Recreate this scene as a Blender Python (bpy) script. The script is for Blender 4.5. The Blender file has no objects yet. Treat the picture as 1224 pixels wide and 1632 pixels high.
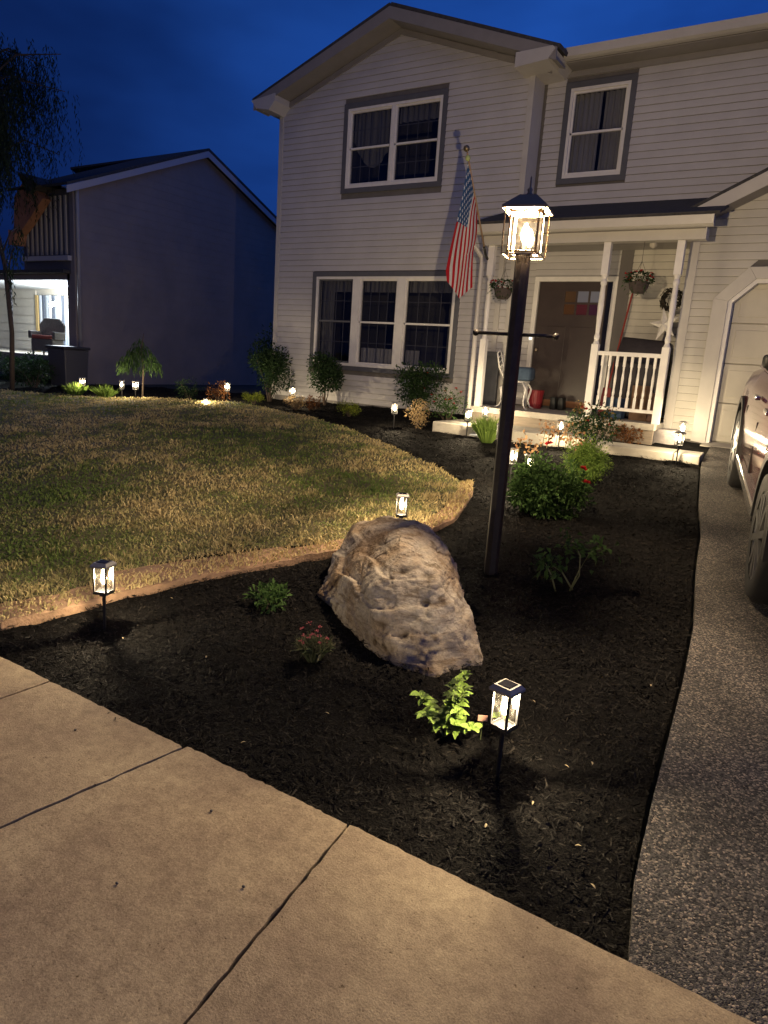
import bpy, bmesh, math, random
import numpy as np
from mathutils import Vector, Matrix, noise
from mathutils.geometry import delaunay_2d_cdt
random.seed(7); RNG = np.random.default_rng(7)
S = bpy.context.scene
COL = S.collection
PI = math.pi

# ------------------------------------------------------------------ camera
cam = bpy.data.cameras.new('camera'); camo = bpy.data.objects.new('camera', cam); COL.objects.link(camo)
right = Vector((0.84071, 0.53738, 0.06657)); up = Vector((-0.16999, 0.14521, 0.97469)); fwd = Vector((-0.51412, 0.83074, -0.21343))
m = Matrix((right, up, -fwd)).transposed().to_4x4(); m.translation = Vector((0, 0, 1.55))
camo.matrix_world = m
cam.sensor_fit = 'VERTICAL'; cam.sensor_height = 36; cam.lens = 36 * 1115.84 / 1632
cam.clip_start = 0.05; cam.clip_end = 600
S.camera = camo

# ------------------------------------------------------------------ sky, low light, exposure
W = bpy.data.worlds.new('World'); S.world = W; W.use_nodes = True
nt = W.node_tree; nt.nodes.clear(); N = nt.nodes.new; Lk = nt.links.new
sky = N('ShaderNodeTexSky'); sky.sky_type = 'NISHITA'; sky.sun_disc = False
sky.sun_elevation = math.radians(-2.0); sky.sun_rotation = math.radians(60)
tc = N('ShaderNodeTexCoord'); mp = N('ShaderNodeMapping'); mp.inputs['Scale'].default_value = (1.6, 1.6, 4.0)
nz = N('ShaderNodeTexNoise'); nz.inputs['Scale'].default_value = 1.6; nz.inputs['Detail'].default_value = 4; nz.inputs['Roughness'].default_value = .5
cr = N('ShaderNodeValToRGB'); cr.color_ramp.elements[0].position = .38; cr.color_ramp.elements[0].color = (.5, .52, .55, 1)
cr.color_ramp.elements[1].position = .66; cr.color_ramp.elements[1].color = (1.1, 1.05, 1.0, 1)
dn = N('ShaderNodeVectorMath'); dn.operation = 'DOT_PRODUCT'; dn.inputs[1].default_value = (0.85, 0.5, 0.0)
gr = N('ShaderNodeValToRGB'); gr.color_ramp.elements[0].position = .0; gr.color_ramp.elements[0].color = (.0035, .0165, .10, 1)
gr.color_ramp.elements[1].position = 1.0; gr.color_ramp.elements[1].color = (.017, .118, .62, 1)
mr = N('ShaderNodeMapRange'); mr.inputs['From Min'].default_value = -.55; mr.inputs['From Max'].default_value = .65
mulc = N('ShaderNodeMix'); mulc.data_type = 'RGBA'; mulc.blend_type = 'MULTIPLY'; mulc.inputs[0].default_value = 1
addc = N('ShaderNodeMix'); addc.data_type = 'RGBA'; addc.blend_type = 'ADD'; addc.inputs[0].default_value = .006
bg = N('ShaderNodeBackground'); bg.inputs['Strength'].default_value = 1.0
wo = N('ShaderNodeOutputWorld')
Lk(tc.outputs['Generated'], mp.inputs['Vector']); Lk(mp.outputs['Vector'], nz.inputs['Vector']); Lk(nz.outputs['Fac'], cr.inputs['Fac'])
Lk(tc.outputs['Generated'], dn.inputs[0]); Lk(dn.outputs['Value'], mr.inputs['Value']); Lk(mr.outputs['Result'], gr.inputs['Fac'])
Lk(gr.outputs['Color'], mulc.inputs[6]); Lk(cr.outputs['Color'], mulc.inputs[7])
sz = N('ShaderNodeSeparateXYZ'); mz = N('ShaderNodeMapRange'); mz.inputs['From Min'].default_value = .35; mz.inputs['From Max'].default_value = 1.0; mz.inputs['To Min'].default_value = 1.0; mz.inputs['To Max'].default_value = .35
mz2 = N('ShaderNodeMix'); mz2.data_type = 'RGBA'; mz2.blend_type = 'MULTIPLY'; mz2.inputs[0].default_value = 1
Lk(tc.outputs['Generated'], sz.inputs[0]); Lk(sz.outputs['Z'], mz.inputs['Value']); Lk(mulc.outputs[2], mz2.inputs[6]); Lk(mz.outputs['Result'], mz2.inputs[7])
Lk(mz2.outputs[2], addc.inputs[6]); Lk(sky.outputs['Color'], addc.inputs[7]); Lk(addc.outputs[2], bg.inputs['Color'])
Lk(bg.outputs['Background'], wo.inputs['Surface'])

street_fill = bpy.data.lights.new('street_fill', 'SUN'); street_fill.energy = 0.115; street_fill.angle = math.radians(25); street_fill.color = (1, .77, .54)  # added warm fill, stands in for an unseen streetlight behind the camera
street_fill_obj = bpy.data.objects.new('street_fill', street_fill); COL.objects.link(street_fill_obj)
street_fill_obj.rotation_euler = Vector((.35, 1.0, -.95)).to_track_quat('-Z', 'Y').to_euler()
S.view_settings.view_transform = 'Standard'; S.view_settings.look = 'None'; S.view_settings.gamma = 1
S.view_settings.use_curve_mapping = False; S.view_settings.exposure = 0.0
S.cycles.max_bounces = 6; S.cycles.transparent_max_bounces = 16; S.cycles.sample_clamp_indirect = 3
POST_W = 700; PATH_W = 30

# ------------------------------------------------------------------ helpers
def gz(X, Y):
    s = min(max(0.0, Y - 1.75), 10.5)
    return .08 * s + min(0.0, (X + 6) * .03 * s / 9.25)

_m = {}
def mat(name, col, rough=.7, metal=0, var=.0, scale=8, bump=0, bscale=None, spec=.5, col2=None, stretch=None, detail=5):
    if name in _m: return _m[name]
    M = bpy.data.materials.new(name); M.use_nodes = True; t = M.node_tree; b = t.nodes['Principled BSDF']
    b.inputs['Base Color'].default_value = (*col, 1); b.inputs['Roughness'].default_value = rough; b.inputs['Metallic'].default_value = metal
    b.inputs['Specular IOR Level'].default_value = spec
    if var or col2 or bump:
        c = t.nodes.new('ShaderNodeTexCoord'); mp = t.nodes.new('ShaderNodeMapping')
        if stretch: mp.inputs['Scale'].default_value = stretch
        g = t.nodes.new('ShaderNodeNewGeometry')
        t.links.new(g.outputs['Position'], mp.inputs['Vector'])
    if var or col2:
        n = t.nodes.new('ShaderNodeTexNoise'); n.inputs['Scale'].default_value = scale; n.inputs['Detail'].default_value = detail; n.inputs['Roughness'].default_value = .65
        r = t.nodes.new('ShaderNodeValToRGB'); r.color_ramp.elements[0].position = .3; r.color_ramp.elements[1].position = .7
        a = col2 if col2 else tuple(x * (1 - var) for x in col); d = col if col2 else tuple(min(1, x * (1 + var)) for x in col)
        r.color_ramp.elements[0].color = (*a, 1); r.color_ramp.elements[1].color = (*d, 1)
        t.links.new(mp.outputs['Vector'], n.inputs['Vector']); t.links.new(n.outputs['Fac'], r.inputs['Fac']); t.links.new(r.outputs['Color'], b.inputs['Base Color'])
    if bump:
        n2 = t.nodes.new('ShaderNodeTexNoise'); n2.inputs['Scale'].default_value = bscale or scale * 4; n2.inputs['Detail'].default_value = 4
        bp = t.nodes.new('ShaderNodeBump'); bp.inputs['Strength'].default_value = bump; bp.inputs['Distance'].default_value = .02
        t.links.new(mp.outputs['Vector'], n2.inputs['Vector']); t.links.new(n2.outputs['Fac'], bp.inputs['Height']); t.links.new(bp.outputs['Normal'], b.inputs['Normal'])
    _m[name] = M; return M

def leafmat(name, c1, c2, trans=.3):
    if name in _m: return _m[name]
    M = bpy.data.materials.new(name); M.use_nodes = True; t = M.node_tree; b = t.nodes['Principled BSDF']
    at = t.nodes.new('ShaderNodeAttribute'); at.attribute_name = 'tint'
    mx = t.nodes.new('ShaderNodeMix'); mx.data_type = 'RGBA'; mx.inputs[6].default_value = (*c1, 1); mx.inputs[7].default_value = (*c2, 1)
    t.links.new(at.outputs['Fac'], mx.inputs[0]); t.links.new(mx.outputs[2], b.inputs['Base Color'])
    b.inputs['Roughness'].default_value = .7; b.inputs['Specular IOR Level'].default_value = .12
    tr = t.nodes.new('ShaderNodeBsdfTranslucent'); t.links.new(mx.outputs[2], tr.inputs['Color'])
    ms = t.nodes.new('ShaderNodeMixShader'); ms.inputs[0].default_value = trans
    o = t.nodes['Material Output']; t.links.new(b.outputs[0], ms.inputs[1]); t.links.new(tr.outputs[0], ms.inputs[2]); t.links.new(ms.outputs[0], o.inputs['Surface'])
    _m[name] = M; return M

def glassmat(name, tint=(.9, .9, .9), gloss=.12, milk=.0, rough=.03, milkcol=(.9, .85, .75)):
    if name in _m: return _m[name]
    M = bpy.data.materials.new(name); M.use_nodes = True; t = M.node_tree; t.nodes.remove(t.nodes['Principled BSDF'])
    tr = t.nodes.new('ShaderNodeBsdfTransparent'); tr.inputs[0].default_value = (*tint, 1)
    gl = t.nodes.new('ShaderNodeBsdfGlossy'); gl.inputs['Roughness'].default_value = rough
    a = t.nodes.new('ShaderNodeMixShader'); a.inputs[0].default_value = gloss
    o = t.nodes['Material Output']
    t.links.new(tr.outputs[0], a.inputs[1]); t.links.new(gl.outputs[0], a.inputs[2]); out = a
    if milk:
        tl = t.nodes.new('ShaderNodeBsdfTranslucent'); tl.inputs[0].default_value = (*milkcol, 1)
        n = t.nodes.new('ShaderNodeTexNoise'); n.inputs['Scale'].default_value = 45; n.inputs['Detail'].default_value = 3
        tcx = t.nodes.new('ShaderNodeTexCoord'); t.links.new(tcx.outputs['Object'], n.inputs['Vector'])
        r = t.nodes.new('ShaderNodeMapRange'); r.inputs['From Min'].default_value = .4; r.inputs['From Max'].default_value = .7
        r.inputs['To Min'].default_value = milk * .4; r.inputs['To Max'].default_value = milk * 2
        bm_ = t.nodes.new('ShaderNodeMixShader'); t.links.new(n.outputs['Fac'], r.inputs['Value']); t.links.new(r.outputs[0], bm_.inputs[0])
        t.links.new(a.outputs[0], bm_.inputs[1]); t.links.new(tl.outputs[0], bm_.inputs[2]); out = bm_
    t.links.new(out.outputs[0], o.inputs['Surface'])
    _m[name] = M; return M

def emimat(name, col, strength, clear=True):
    if name in _m: return _m[name]
    M = bpy.data.materials.new(name); M.use_nodes = True; t = M.node_tree; t.nodes.remove(t.nodes['Principled BSDF'])
    e = t.nodes.new('ShaderNodeEmission'); e.inputs[0].default_value = (*col, 1); e.inputs[1].default_value = strength
    o = t.nodes['Material Output']
    if clear:
        tr = t.nodes.new('ShaderNodeBsdfTransparent'); a = t.nodes.new('ShaderNodeAddShader')
        t.links.new(e.outputs[0], a.inputs[0]); t.links.new(tr.outputs[0], a.inputs[1]); t.links.new(a.outputs[0], o.inputs['Surface'])
    else: t.links.new(e.outputs[0], o.inputs['Surface'])
    M.cycles.emission_sampling = 'NONE'
    _m[name] = M; return M

class MB:
    def __init__(s): s.v = []; s.f = []
    def add(s, v, f):
        k = len(s.v); s.v += [tuple(p) for p in v]; s.f += [tuple(i + k for i in q) for q in f]; return s
    def box(s, x0, x1, y0, y1, z0, z1, M=None):
        v = [Vector((x, y, z)) for x in (x0, x1) for y in (y0, y1) for z in (z0, z1)]
        if M: v = [M @ p for p in v]
        return s.add(v, [(0, 1, 3, 2), (4, 6, 7, 5), (0, 4, 5, 1), (2, 3, 7, 6), (0, 2, 6, 4), (1, 5, 7, 3)])
    def hexa(s, p):   # 8 points: bottom 4 ccw, top 4 ccw
        return s.add(p, [(3, 2, 1, 0), (4, 5, 6, 7), (0, 1, 5, 4), (1, 2, 6, 5), (2, 3, 7, 6), (3, 0, 4, 7)])
    def prism(s, poly, y0, y1, axis='y'):   # poly in (x,z) extruded along y (or (y,z) along x, or (x,y) along z)
        n = len(poly)
        def P(a, b, c):
            return (a, c, b) if axis == 'y' else ((c, a, b) if axis == 'x' else (a, b, c))
        v = [P(a, b, y0) for a, b in poly] + [P(a, b, y1) for a, b in poly]
        f = [tuple(range(n)), tuple(range(2 * n - 1, n - 1, -1))] + [(i, i + n, (i + 1) % n + n, (i + 1) % n) for i in range(n)]
        return s.add(v, f)
    def tube(s, pts, r, n=8, cap=True):
        pts = [Vector(p) for p in pts]; rs = r if isinstance(r, (list, tuple)) else [r] * len(pts)
        v = []; f = []
        for i, p in enumerate(pts):
            d = (pts[min(i + 1, len(pts) - 1)] - pts[max(i - 1, 0)]).normalized()
            a = Vector((0, 0, 1)) if abs(d.z) < .9 else Vector((1, 0, 0))
            u = d.cross(a).normalized(); w = d.cross(u)
            for k in range(n):
                t = 2 * PI * k / n; v.append(p + (u * math.cos(t) + w * math.sin(t)) * rs[i])
        for i in range(len(pts) - 1):
            for k in range(n): f.append((i * n + k, i * n + (k + 1) % n, (i + 1) * n + (k + 1) % n, (i + 1) * n + k))
        if cap: f.append(tuple(range(n))); f.append(tuple(range((len(pts) - 1) * n, len(pts) * n)))
        return s.add(v, f)
    def lathe(s, prof, c=(0, 0, 0), n=16, axis='z', cap=True):   # prof (r, h)
        v = []; f = []
        for r, h in prof:
            for k in range(n):
                t = 2 * PI * k / n; a = r * math.cos(t); b = r * math.sin(t)
                v.append((c[0] + a, c[1] + b, c[2] + h) if axis == 'z' else (c[0] + h, c[1] + a, c[2] + b))
        for i in range(len(prof) - 1):
            for k in range(n): f.append((i * n + k, i * n + (k + 1) % n, (i + 1) * n + (k + 1) % n, (i + 1) * n + k))
        if cap and prof[0][0] > 1e-5: f.append(tuple(range(n)))
        if cap and prof[-1][0] > 1e-5: f.append(tuple(range((len(prof) - 1) * n, len(prof) * n)))
        return s.add(v, f)
    def ball(s, c, r, n=8, sq=1):
        k = max(4, n // 2)
        return s.lathe([(max(r * math.sin(PI * i / k), 0), -r * sq * math.cos(PI * i / k)) for i in range(k + 1)], c, n)
    def sweep(s, prof, pts):   # not used for curved things
        pass
    def build(s, name, mt, parent=None, off=None, smooth=False, bevel=0, world=False, **kw):
        v = s.v
        if world and parent is not None:
            r = parent
            while r.parent: r = r.parent
            o = r.location; v = [(p[0] - o[0], p[1] - o[1], p[2] - o[2]) for p in v]
        me = bpy.data.meshes.new(name); me.from_pydata([tuple(p) for p in v], [], s.f)
        bm = bmesh.new(); bm.from_mesh(me); bmesh.ops.recalc_face_normals(bm, faces=bm.faces)
        if bevel: bmesh.ops.bevel(bm, geom=[e for e in bm.edges if len(e.link_faces) == 2 and e.calc_face_angle(0) > .5], offset=bevel, segments=2, affect='EDGES', profile=.5)
        bm.to_mesh(me); bm.free()
        if smooth:
            for p in me.polygons: p.use_smooth = True
        return link(name, me, mt, parent, **kw)

def link(name, me, mt, parent=None, label=None, cat=None, group=None, kind=None):
    o = bpy.data.objects.new(name, me); COL.objects.link(o)
    if mt: me.materials.append(mt)
    if parent: o.parent = parent
    tag(o, label, cat, group, kind); return o
def tag(o, label=None, cat=None, group=None, kind=None):
    if label: o['label'] = label
    if cat: o['category'] = cat
    if group: o['group'] = group
    if kind: o['kind'] = kind
    return o
def thing(name, label, cat, loc=(0, 0, 0), rz=0, group=None):
    o = bpy.data.objects.new(name, None); COL.objects.link(o); o.location = loc; o.rotation_euler = (0, 0, rz); o.empty_display_size = .1
    return tag(o, label, cat, group)
def dup(root, loc, rz, label):
    r = root.copy(); COL.objects.link(r); r.location = loc; r.rotation_euler = (0, 0, rz); r['label'] = label
    for ch in list(root.children):
        c = ch.copy(); COL.objects.link(c); c.parent = r
        for g in ch.children:
            d = g.copy(); COL.objects.link(d); d.parent = c
    return r

def npmesh(name, V, F, tint=None):
    me = bpy.data.meshes.new(name); V = np.asarray(V, np.float32); F = np.asarray(F, np.int32); k = F.shape[1]
    me.vertices.add(len(V)); me.vertices.foreach_set('co', V.ravel())
    me.loops.add(F.size); me.loops.foreach_set('vertex_index', F.ravel())
    me.polygons.add(len(F)); me.polygons.foreach_set('loop_start', np.arange(0, F.size, k, dtype=np.int32)); me.polygons.foreach_set('loop_total', np.full(len(F), k, np.int32))
    me.update(calc_edges=True); me.validate()
    if tint is not None:
        a = me.attributes.new('tint', 'FLOAT', 'POINT'); a.data.foreach_set('value', np.asarray(tint, np.float32))
    return me

def leaves(name, P, D, L, Wd, mt, parent=None, rng=RNG, fold=.25, droop=.2, tint=None, **kw):
    """leaf quads pairs: base P, direction D, length L, width Wd"""
    n = len(P); P = np.asarray(P, float); D = np.asarray(D, float); D /= np.linalg.norm(D, axis=1)[:, None] + 1e-9
    up_ = np.tile([0, 0, 1.], (n, 1)) + rng.normal(0, .5, (n, 3)); Sd = np.cross(D, up_); Sd /= np.linalg.norm(Sd, axis=1)[:, None] + 1e-9
    Nn = np.cross(Sd, D); L = np.broadcast_to(L, n)[:, None]; Wd = np.broadcast_to(Wd, n)[:, None]
    tip = P + D * L; tip[:, 2] -= droop * L[:, 0]
    mid = P + D * L * .5
    a = mid + Sd * Wd * .5 + Nn * Wd * fold; b = mid - Sd * Wd * .5 + Nn * Wd * fold
    V = np.stack([P, a, tip, b, mid], 1).reshape(-1, 3)
    i = np.arange(n)[:, None] * 5
    F = np.concatenate([i + [0, 1, 4], i + [1, 2, 4], i + [2, 3, 4], i + [3, 0, 4]], 0)
    t = np.repeat(rng.random(n) if tint is None else tint, 5)
    me = npmesh(name, V, F, t)
    return link(name, me, mt, parent, **kw)

# ------------------------------------------------------------------ materials
SID = mat('vinyl_siding', (.50, .485, .475), .5, var=.07, scale=2.2, bump=.06, bscale=60, detail=8)
SID2 = mat('vinyl_siding_cream', (.52, .50, .44), .5, var=.07, scale=2.2, bump=.06, bscale=60)
WHT = mat('white_trim', (.50, .48, .44), .45, var=.05, scale=5, bump=.03)
WHT2 = mat('white_paint', (.72, .70, .66), .5, var=.06, scale=9, bump=.05)
GRY = mat('grey_trim', (.095, .097, .11), .6, var=.1, scale=6)
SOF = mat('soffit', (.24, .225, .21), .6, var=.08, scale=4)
SHG = mat('shingle', (.05, .048, .047), .9, var=.35, scale=14, bump=.4, bscale=50)
CONC = mat('porch_concrete', (.42, .39, .33), .85, var=.15, scale=6, bump=.25, bscale=60)
DOORM = mat('dark_door', (.045, .032, .028), .4, var=.15, scale=5)
BLK = mat('black_metal', (.012, .012, .013), .45, var=.1, scale=20)
POSTM = mat('post_paint', (.034, .028, .023), .5, var=.25, scale=18, bump=.08, spec=.3)
IRONW = mat('white_iron', (.7, .68, .64), .45, var=.08, scale=20)
DARKROOM = mat('dark_room', (.10, .10, .105), .9)
CURT = mat('curtain', (.38, .38, .39), .9, var=.15, scale=3, stretch=(14, 1, .3))
CURTG = mat('grey_curtain', (.19, .19, .19), .9, var=.2, scale=3, stretch=(14, 1, .3))
GLASS = glassmat('window_glass', (.80, .80, .80), .045)
LGLASS = glassmat('lantern_glass', (.96, .96, .94), .07, .0003)
PGLASS = glassmat('path_glass', (.96, .96, .94), .06, .0010)
STEM = mat('stem', (.07, .09, .03), .8); WOODY = mat('woody_stem', (.07, .05, .035), .9, var=.2)
GREEN = leafmat('leaf_green', (.03, .065, .018), (.07, .13, .035))
DGREEN = leafmat('leaf_dark', (.018, .04, .016), (.04, .075, .028))
LIME = leafmat('leaf_lime', (.12, .17, .02), (.26, .30, .04))
BRIGHT = leafmat('leaf_bright', (.10, .18, .035), (.22, .32, .07))
TAN = leafmat('leaf_tan', (.18, .12, .06), (.34, .25, .13))
RUST = leafmat('leaf_rust', (.08, .03, .015), (.20, .09, .03))
REDP = leafmat('petal_red', (.30, .012, .015), (.45, .03, .03))
PINKP = leafmat('petal_pink', (.38, .08, .10), (.50, .16, .15))

# ------------------------------------------------------------------ ground, lawn, bed, drive, walks
def sheet(name, poly, res, zf, mt, jitter=.3, skirt=0, smooth=True, **kw):
    P = [Vector(p) for p in poly]; B = []
    for i, p in enumerate(P):
        q = P[(i + 1) % len(P)]; k = max(1, int((q - p).length / res))
        B += [p.lerp(q, j / k) for j in range(k)]
    xs = [p.x for p in B]; ys = [p.y for p in B]
    def inside(x, y):
        c = False; j = len(P) - 1
        for i in range(len(P)):
            if (P[i].y > y) != (P[j].y > y) and x < (P[j].x - P[i].x) * (y - P[i].y) / (P[j].y - P[i].y) + P[i].x: c = not c
            j = i
        return c
    Q = list(B); x = min(xs) + res / 2
    while x < max(xs):
        y = min(ys) + res / 2
        while y < max(ys):
            a = x + random.uniform(-jitter, jitter) * res; b = y + random.uniform(-jitter, jitter) * res
            if inside(a, b): Q.append(Vector((a, b)))
            y += res
        x += res
    vs, es, fs, *_ = delaunay_2d_cdt(Q, [], [list(range(len(B)))], 1, 1e-5)
    V = [(v.x, v.y, zf(v.x, v.y)) for v in vs]; F = [tuple(f) for f in fs]
    if skirt:
        ec = {}
        for f in F:
            for i in range(len(f)):
                e = (f[i], f[(i + 1) % len(f)]); ec[e] = 1
        rim = [e for e in ec if (e[1], e[0]) not in ec]; low = {}
        for a, b in rim:
            for k in (a, b):
                if k not in low: low[k] = len(V); V.append((V[k][0], V[k][1], V[k][2] - skirt))
            F.append((b, a, low[a], low[b]))
    me = bpy.data.meshes.new(name); me.from_pydata(V, [], F)
    if smooth and not skirt:
        for p in me.polygons: p.use_smooth = True
    return link(name, me, mt, **kw)
def fbm(x, y, s, o=3): return noise.fractal(Vector((x * s, y * s, 3.3)), 1.0, 2.0, o)

GRND = mat('dark_turf', (.03, .032, .014), .95, var=.4, scale=3, bump=.3, bscale=30)
MULCH = mat('mulch', (.005, .0045, .0042), .9, var=.5, scale=30, bump=.6, bscale=120, spec=.08)
TURF = mat('lawn_turf', (.15, .12, .06), .95, col2=(.05, .055, .02), scale=2.5, bump=.4, bscale=50)
SOIL = mat('bare_soil', (.30, .19, .115), .95, var=.3, scale=9, bump=.5, bscale=60)
ROADM = mat('road', (.05, .05, .052), .9, var=.2, scale=30, bump=.3, bscale=200)

g = MB()
nx, ny = 40, 40
V = []; 
for i in range(nx + 1):
    for j in range(ny + 1):
        x = -70 + 120 * i / nx; y = -1.55 + (90 + 1.55) * (j / ny) ** 1.6
        V.append((x, y, gz(x, y) - .07))
F = [(i * (ny + 1) + j, (i + 1) * (ny + 1) + j, (i + 1) * (ny + 1) + j + 1, i * (ny + 1) + j + 1) for i in range(nx) for j in range(ny)]
g.add(V, F).build('ground', GRND, kind='structure', smooth=True)
MB().box(-70, 50, -10, -1.72, -.4, -.16).build('road', ROADM, kind='structure')
MB().box(-70, 50, -1.72, -1.55, -.4, -.03).build('kerb', CONC, kind='structure', bevel=.01)

LAWN = [(-20, 1.78), (-4.25, 1.78), (-3.83, 2.08), (-3.66, 2.36), (-3.72, 2.75), (-3.52, 3.2), (-3.31, 3.59), (-3.04, 3.94), (-2.9, 4.25), (-2.76, 4.7), (-2.70, 5.05), (-2.73, 5.33),
        (-2.87, 5.89), (-3.05, 6.35), (-3.5, 6.75), (-4.37, 7.38), (-5.5, 8.1), (-6.63, 8.72), (-8.0, 9.3), (-9.44, 9.75), (-11.4, 9.35), (-12.6, 8.75), (-14.2, 8.5), (-20, 8.4)]
EDGE = [(-4.25, 1.77), (-3.58, 1.94), (-3.45, 2.28), (-3.38, 2.6), (-3.24, 2.98), (-3.06, 3.36), (-2.93, 3.72), (-2.80, 4.0), (-2.66, 4.35), (-2.52, 4.8), (-2.52, 5.2), (-2.62, 5.6), (-2.76, 6.05), (-2.98, 6.5)]
SOILP = EDGE + [(-3.05, 6.35), (-2.87, 5.89), (-2.73, 5.33), (-2.70, 5.05), (-2.76, 4.7), (-2.9, 4.25), (-3.04, 3.94), (-3.31, 3.59), (-3.52, 3.2), (-3.72, 2.75), (-3.66, 2.36), (-3.83, 2.08)]
BED = EDGE + [(-3.5, 6.85), (-4.37, 7.43), (-5.5, 8.14), (-6.63, 8.76), (-8.0, 9.34), (-9.44, 9.79), (-11.4, 9.4), (-12.6, 8.8), (-14.2, 8.55), (-15.9, 8.8), (-15.9, 11.5), (-9.7, 11.6), (-9.6, 10.99),
       (-4.9, 10.99), (-4.9, 9.12), (-1.24, 9.12), (-1.07, 8.0), (-.93, 7.1), (-.75, 6.1), (-.64, 5.23), (-.48, 4.2), (-.40, 3.41), (-.33, 2.49), (-.28, 2.06), (-.2, 1.74), (-.2, 1.70), (-4.25, 1.70)]
bedz = lambda x, y: gz(x, y) - .035 + .014 * fbm(x, y, 6) + .01 * fbm(x, y, 22) + .03 * max(0, fbm(x, y, 1.1))
sheet('mulch_bed', BED, .085, bedz, MULCH, kind='structure')
lawnz = lambda x, y: gz(x, y) + .015 + .02 * fbm(x, y, 1.3)
sheet('lawn', LAWN, .22, lawnz, TURF, kind='structure')
sheet('soil_edge', SOILP, .05, lambda x, y: gz(x, y) + .01 + .02 * fbm(x, y, 4) + .010 * fbm(x, y, 25), SOIL, kind='structure', skirt=.07)
# strip of brown mulch earth between the porch floor and the edging
sheet('porch_bed', [(-2.75, 9.3), (-1.25, 9.3), (-1.3, 10.6), (-1.97, 10.58), (-2.0, 10.0), (-2.75, 10.0)], .09, lambda x, y: gz(x, y) - .01 + .012 * fbm(x, y, 6), MULCH, kind='structure')

# asphalt drive with aggregate
D = bpy.data.materials.new('asphalt'); D.use_nodes = True; t = D.node_tree; b = t.nodes['Principled BSDF']; b.inputs['Roughness'].default_value = .85; b.inputs['Specular IOR Level'].default_value = .35
ge = t.nodes.new('ShaderNodeNewGeometry'); vo = t.nodes.new('ShaderNodeTexVoronoi'); vo.inputs['Scale'].default_value = 150
v2 = t.nodes.new('ShaderNodeTexVoronoi'); v2.inputs['Scale'].default_value = 260
nb = t.nodes.new('ShaderNodeTexNoise'); nb.inputs['Scale'].default_value = 1.7; nb.inputs['Detail'].default_value = 5
r1 = t.nodes.new('ShaderNodeValToRGB'); e = r1.color_ramp.elements; e[0].position = .0; e[0].color = (.018, .0175, .018, 1); e[1].position = .70; e[1].color = (.10, .093, .086, 1)
for p_, c_ in ((.86, (.20, .175, .145)), (1.0, (.34, .28, .22))): q = e.new(p_); q.color = (*c_, 1)
sep = t.nodes.new('ShaderNodeSeparateColor'); r2 = t.nodes.new('ShaderNodeMapRange'); r2.inputs['From Min'].default_value = .3; r2.inputs['From Max'].default_value = .7; r2.inputs['To Min'].default_value = .6; r2.inputs['To Max'].default_value = 1.5
mm = t.nodes.new('ShaderNodeMix'); mm.data_type = 'RGBA'; mm.blend_type = 'MULTIPLY'; mm.inputs[0].default_value = 1
bp = t.nodes.new('ShaderNodeBump'); bp.inputs['Strength'].default_value = .8; bp.inputs['Distance'].default_value = .008
ad = t.nodes.new('ShaderNodeMath'); ad.operation = 'ADD'
for a_ in (vo, v2, nb): t.links.new(ge.outputs['Position'], a_.inputs['Vector'])
t.links.new(vo.outputs['Color'], sep.inputs[0]); t.links.new(sep.outputs[0], r1.inputs[0]); t.links.new(nb.outputs['Fac'], r2.inputs['Value'])
t.links.new(r1.outputs[0], mm.inputs[6]); t.links.new(r2.outputs[0], mm.inputs[7]); t.links.new(mm.outputs[2], b.inputs['Base Color'])
t.links.new(vo.outputs['Distance'], ad.inputs[0]); t.links.new(v2.outputs['Distance'], ad.inputs[1]); t.links.new(ad.outputs[0], bp.inputs['Height']); bp.invert = True
t.links.new(bp.outputs[0], b.inputs['Normal'])
DRV = [(-.2, 1.70), (-.27, 2.06), (-.31, 2.49), (-.38, 3.41), (-.46, 4.2), (-.62, 5.23), (-.73, 6.1), (-.91, 7.1), (-1.05, 8.0), (-1.22, 9.14), (-1.3, 10.35), (4.2, 10.35), (4.2, 1.70)]
sheet('driveway', DRV, .09, lambda x, y: gz(x, y) + .004 + .008 * fbm(x, y, 2.2) + .003 * fbm(x, y, 18), D, kind='structure', skirt=.08)
MB().add([(x, y, gz(x, y) + .004 + dz) for dz in (0, -.1) for x, y in ((-1.44, 10.36), (4.3, 10.36), (4.3, 10.75), (-1.44, 10.75))], [(0, 1, 2, 3), (0, 1, 5, 4), (4, 5, 6, 7), (1, 2, 6, 5), (2, 3, 7, 6), (3, 0, 4, 7)]).build('garage_apron', CONC, kind='structure')

# sidewalk slabs
SW = bpy.data.materials.new('sidewalk_concrete'); SW.use_nodes = True; t = SW.node_tree; b = t.nodes['Principled BSDF']; b.inputs['Roughness'].default_value = .85; b.inputs['Specular IOR Level'].default_value = .3
ge = t.nodes.new('ShaderNodeNewGeometry')
def nn(s, d=6, r=.6):
    n = t.nodes.new('ShaderNodeTexNoise'); n.inputs['Scale'].default_value = s; n.inputs['Detail'].default_value = d; n.inputs['Roughness'].default_value = r; t.links.new(ge.outputs['Position'], n.inputs['Vector']); return n
n1 = nn(2.2); n2 = nn(22, 5, .7); n3 = nn(170, 3, .7); n4 = nn(75, 2, .55)
ra = t.nodes.new('ShaderNodeValToRGB'); e = ra.color_ramp.elements; e[0].position = .34; e[0].color = (.255, .195, .14, 1); e[1].position = .66; e[1].color = (.43, .355, .24, 1)
rb = t.nodes.new('ShaderNodeValToRGB'); e = rb.color_ramp.elements; e[0].position = .30; e[0].color = (.72, .69, .66, 1); e[1].position = .62; e[1].color = (1.08, 1.06, 1.02, 1)
rc = t.nodes.new('ShaderNodeValToRGB'); e = rc.color_ramp.elements; e[0].position = .25; e[0].color = (.38, .33, .28, 1); e[1].position = .31; e[1].color = (1, 1, 1, 1)
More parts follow.
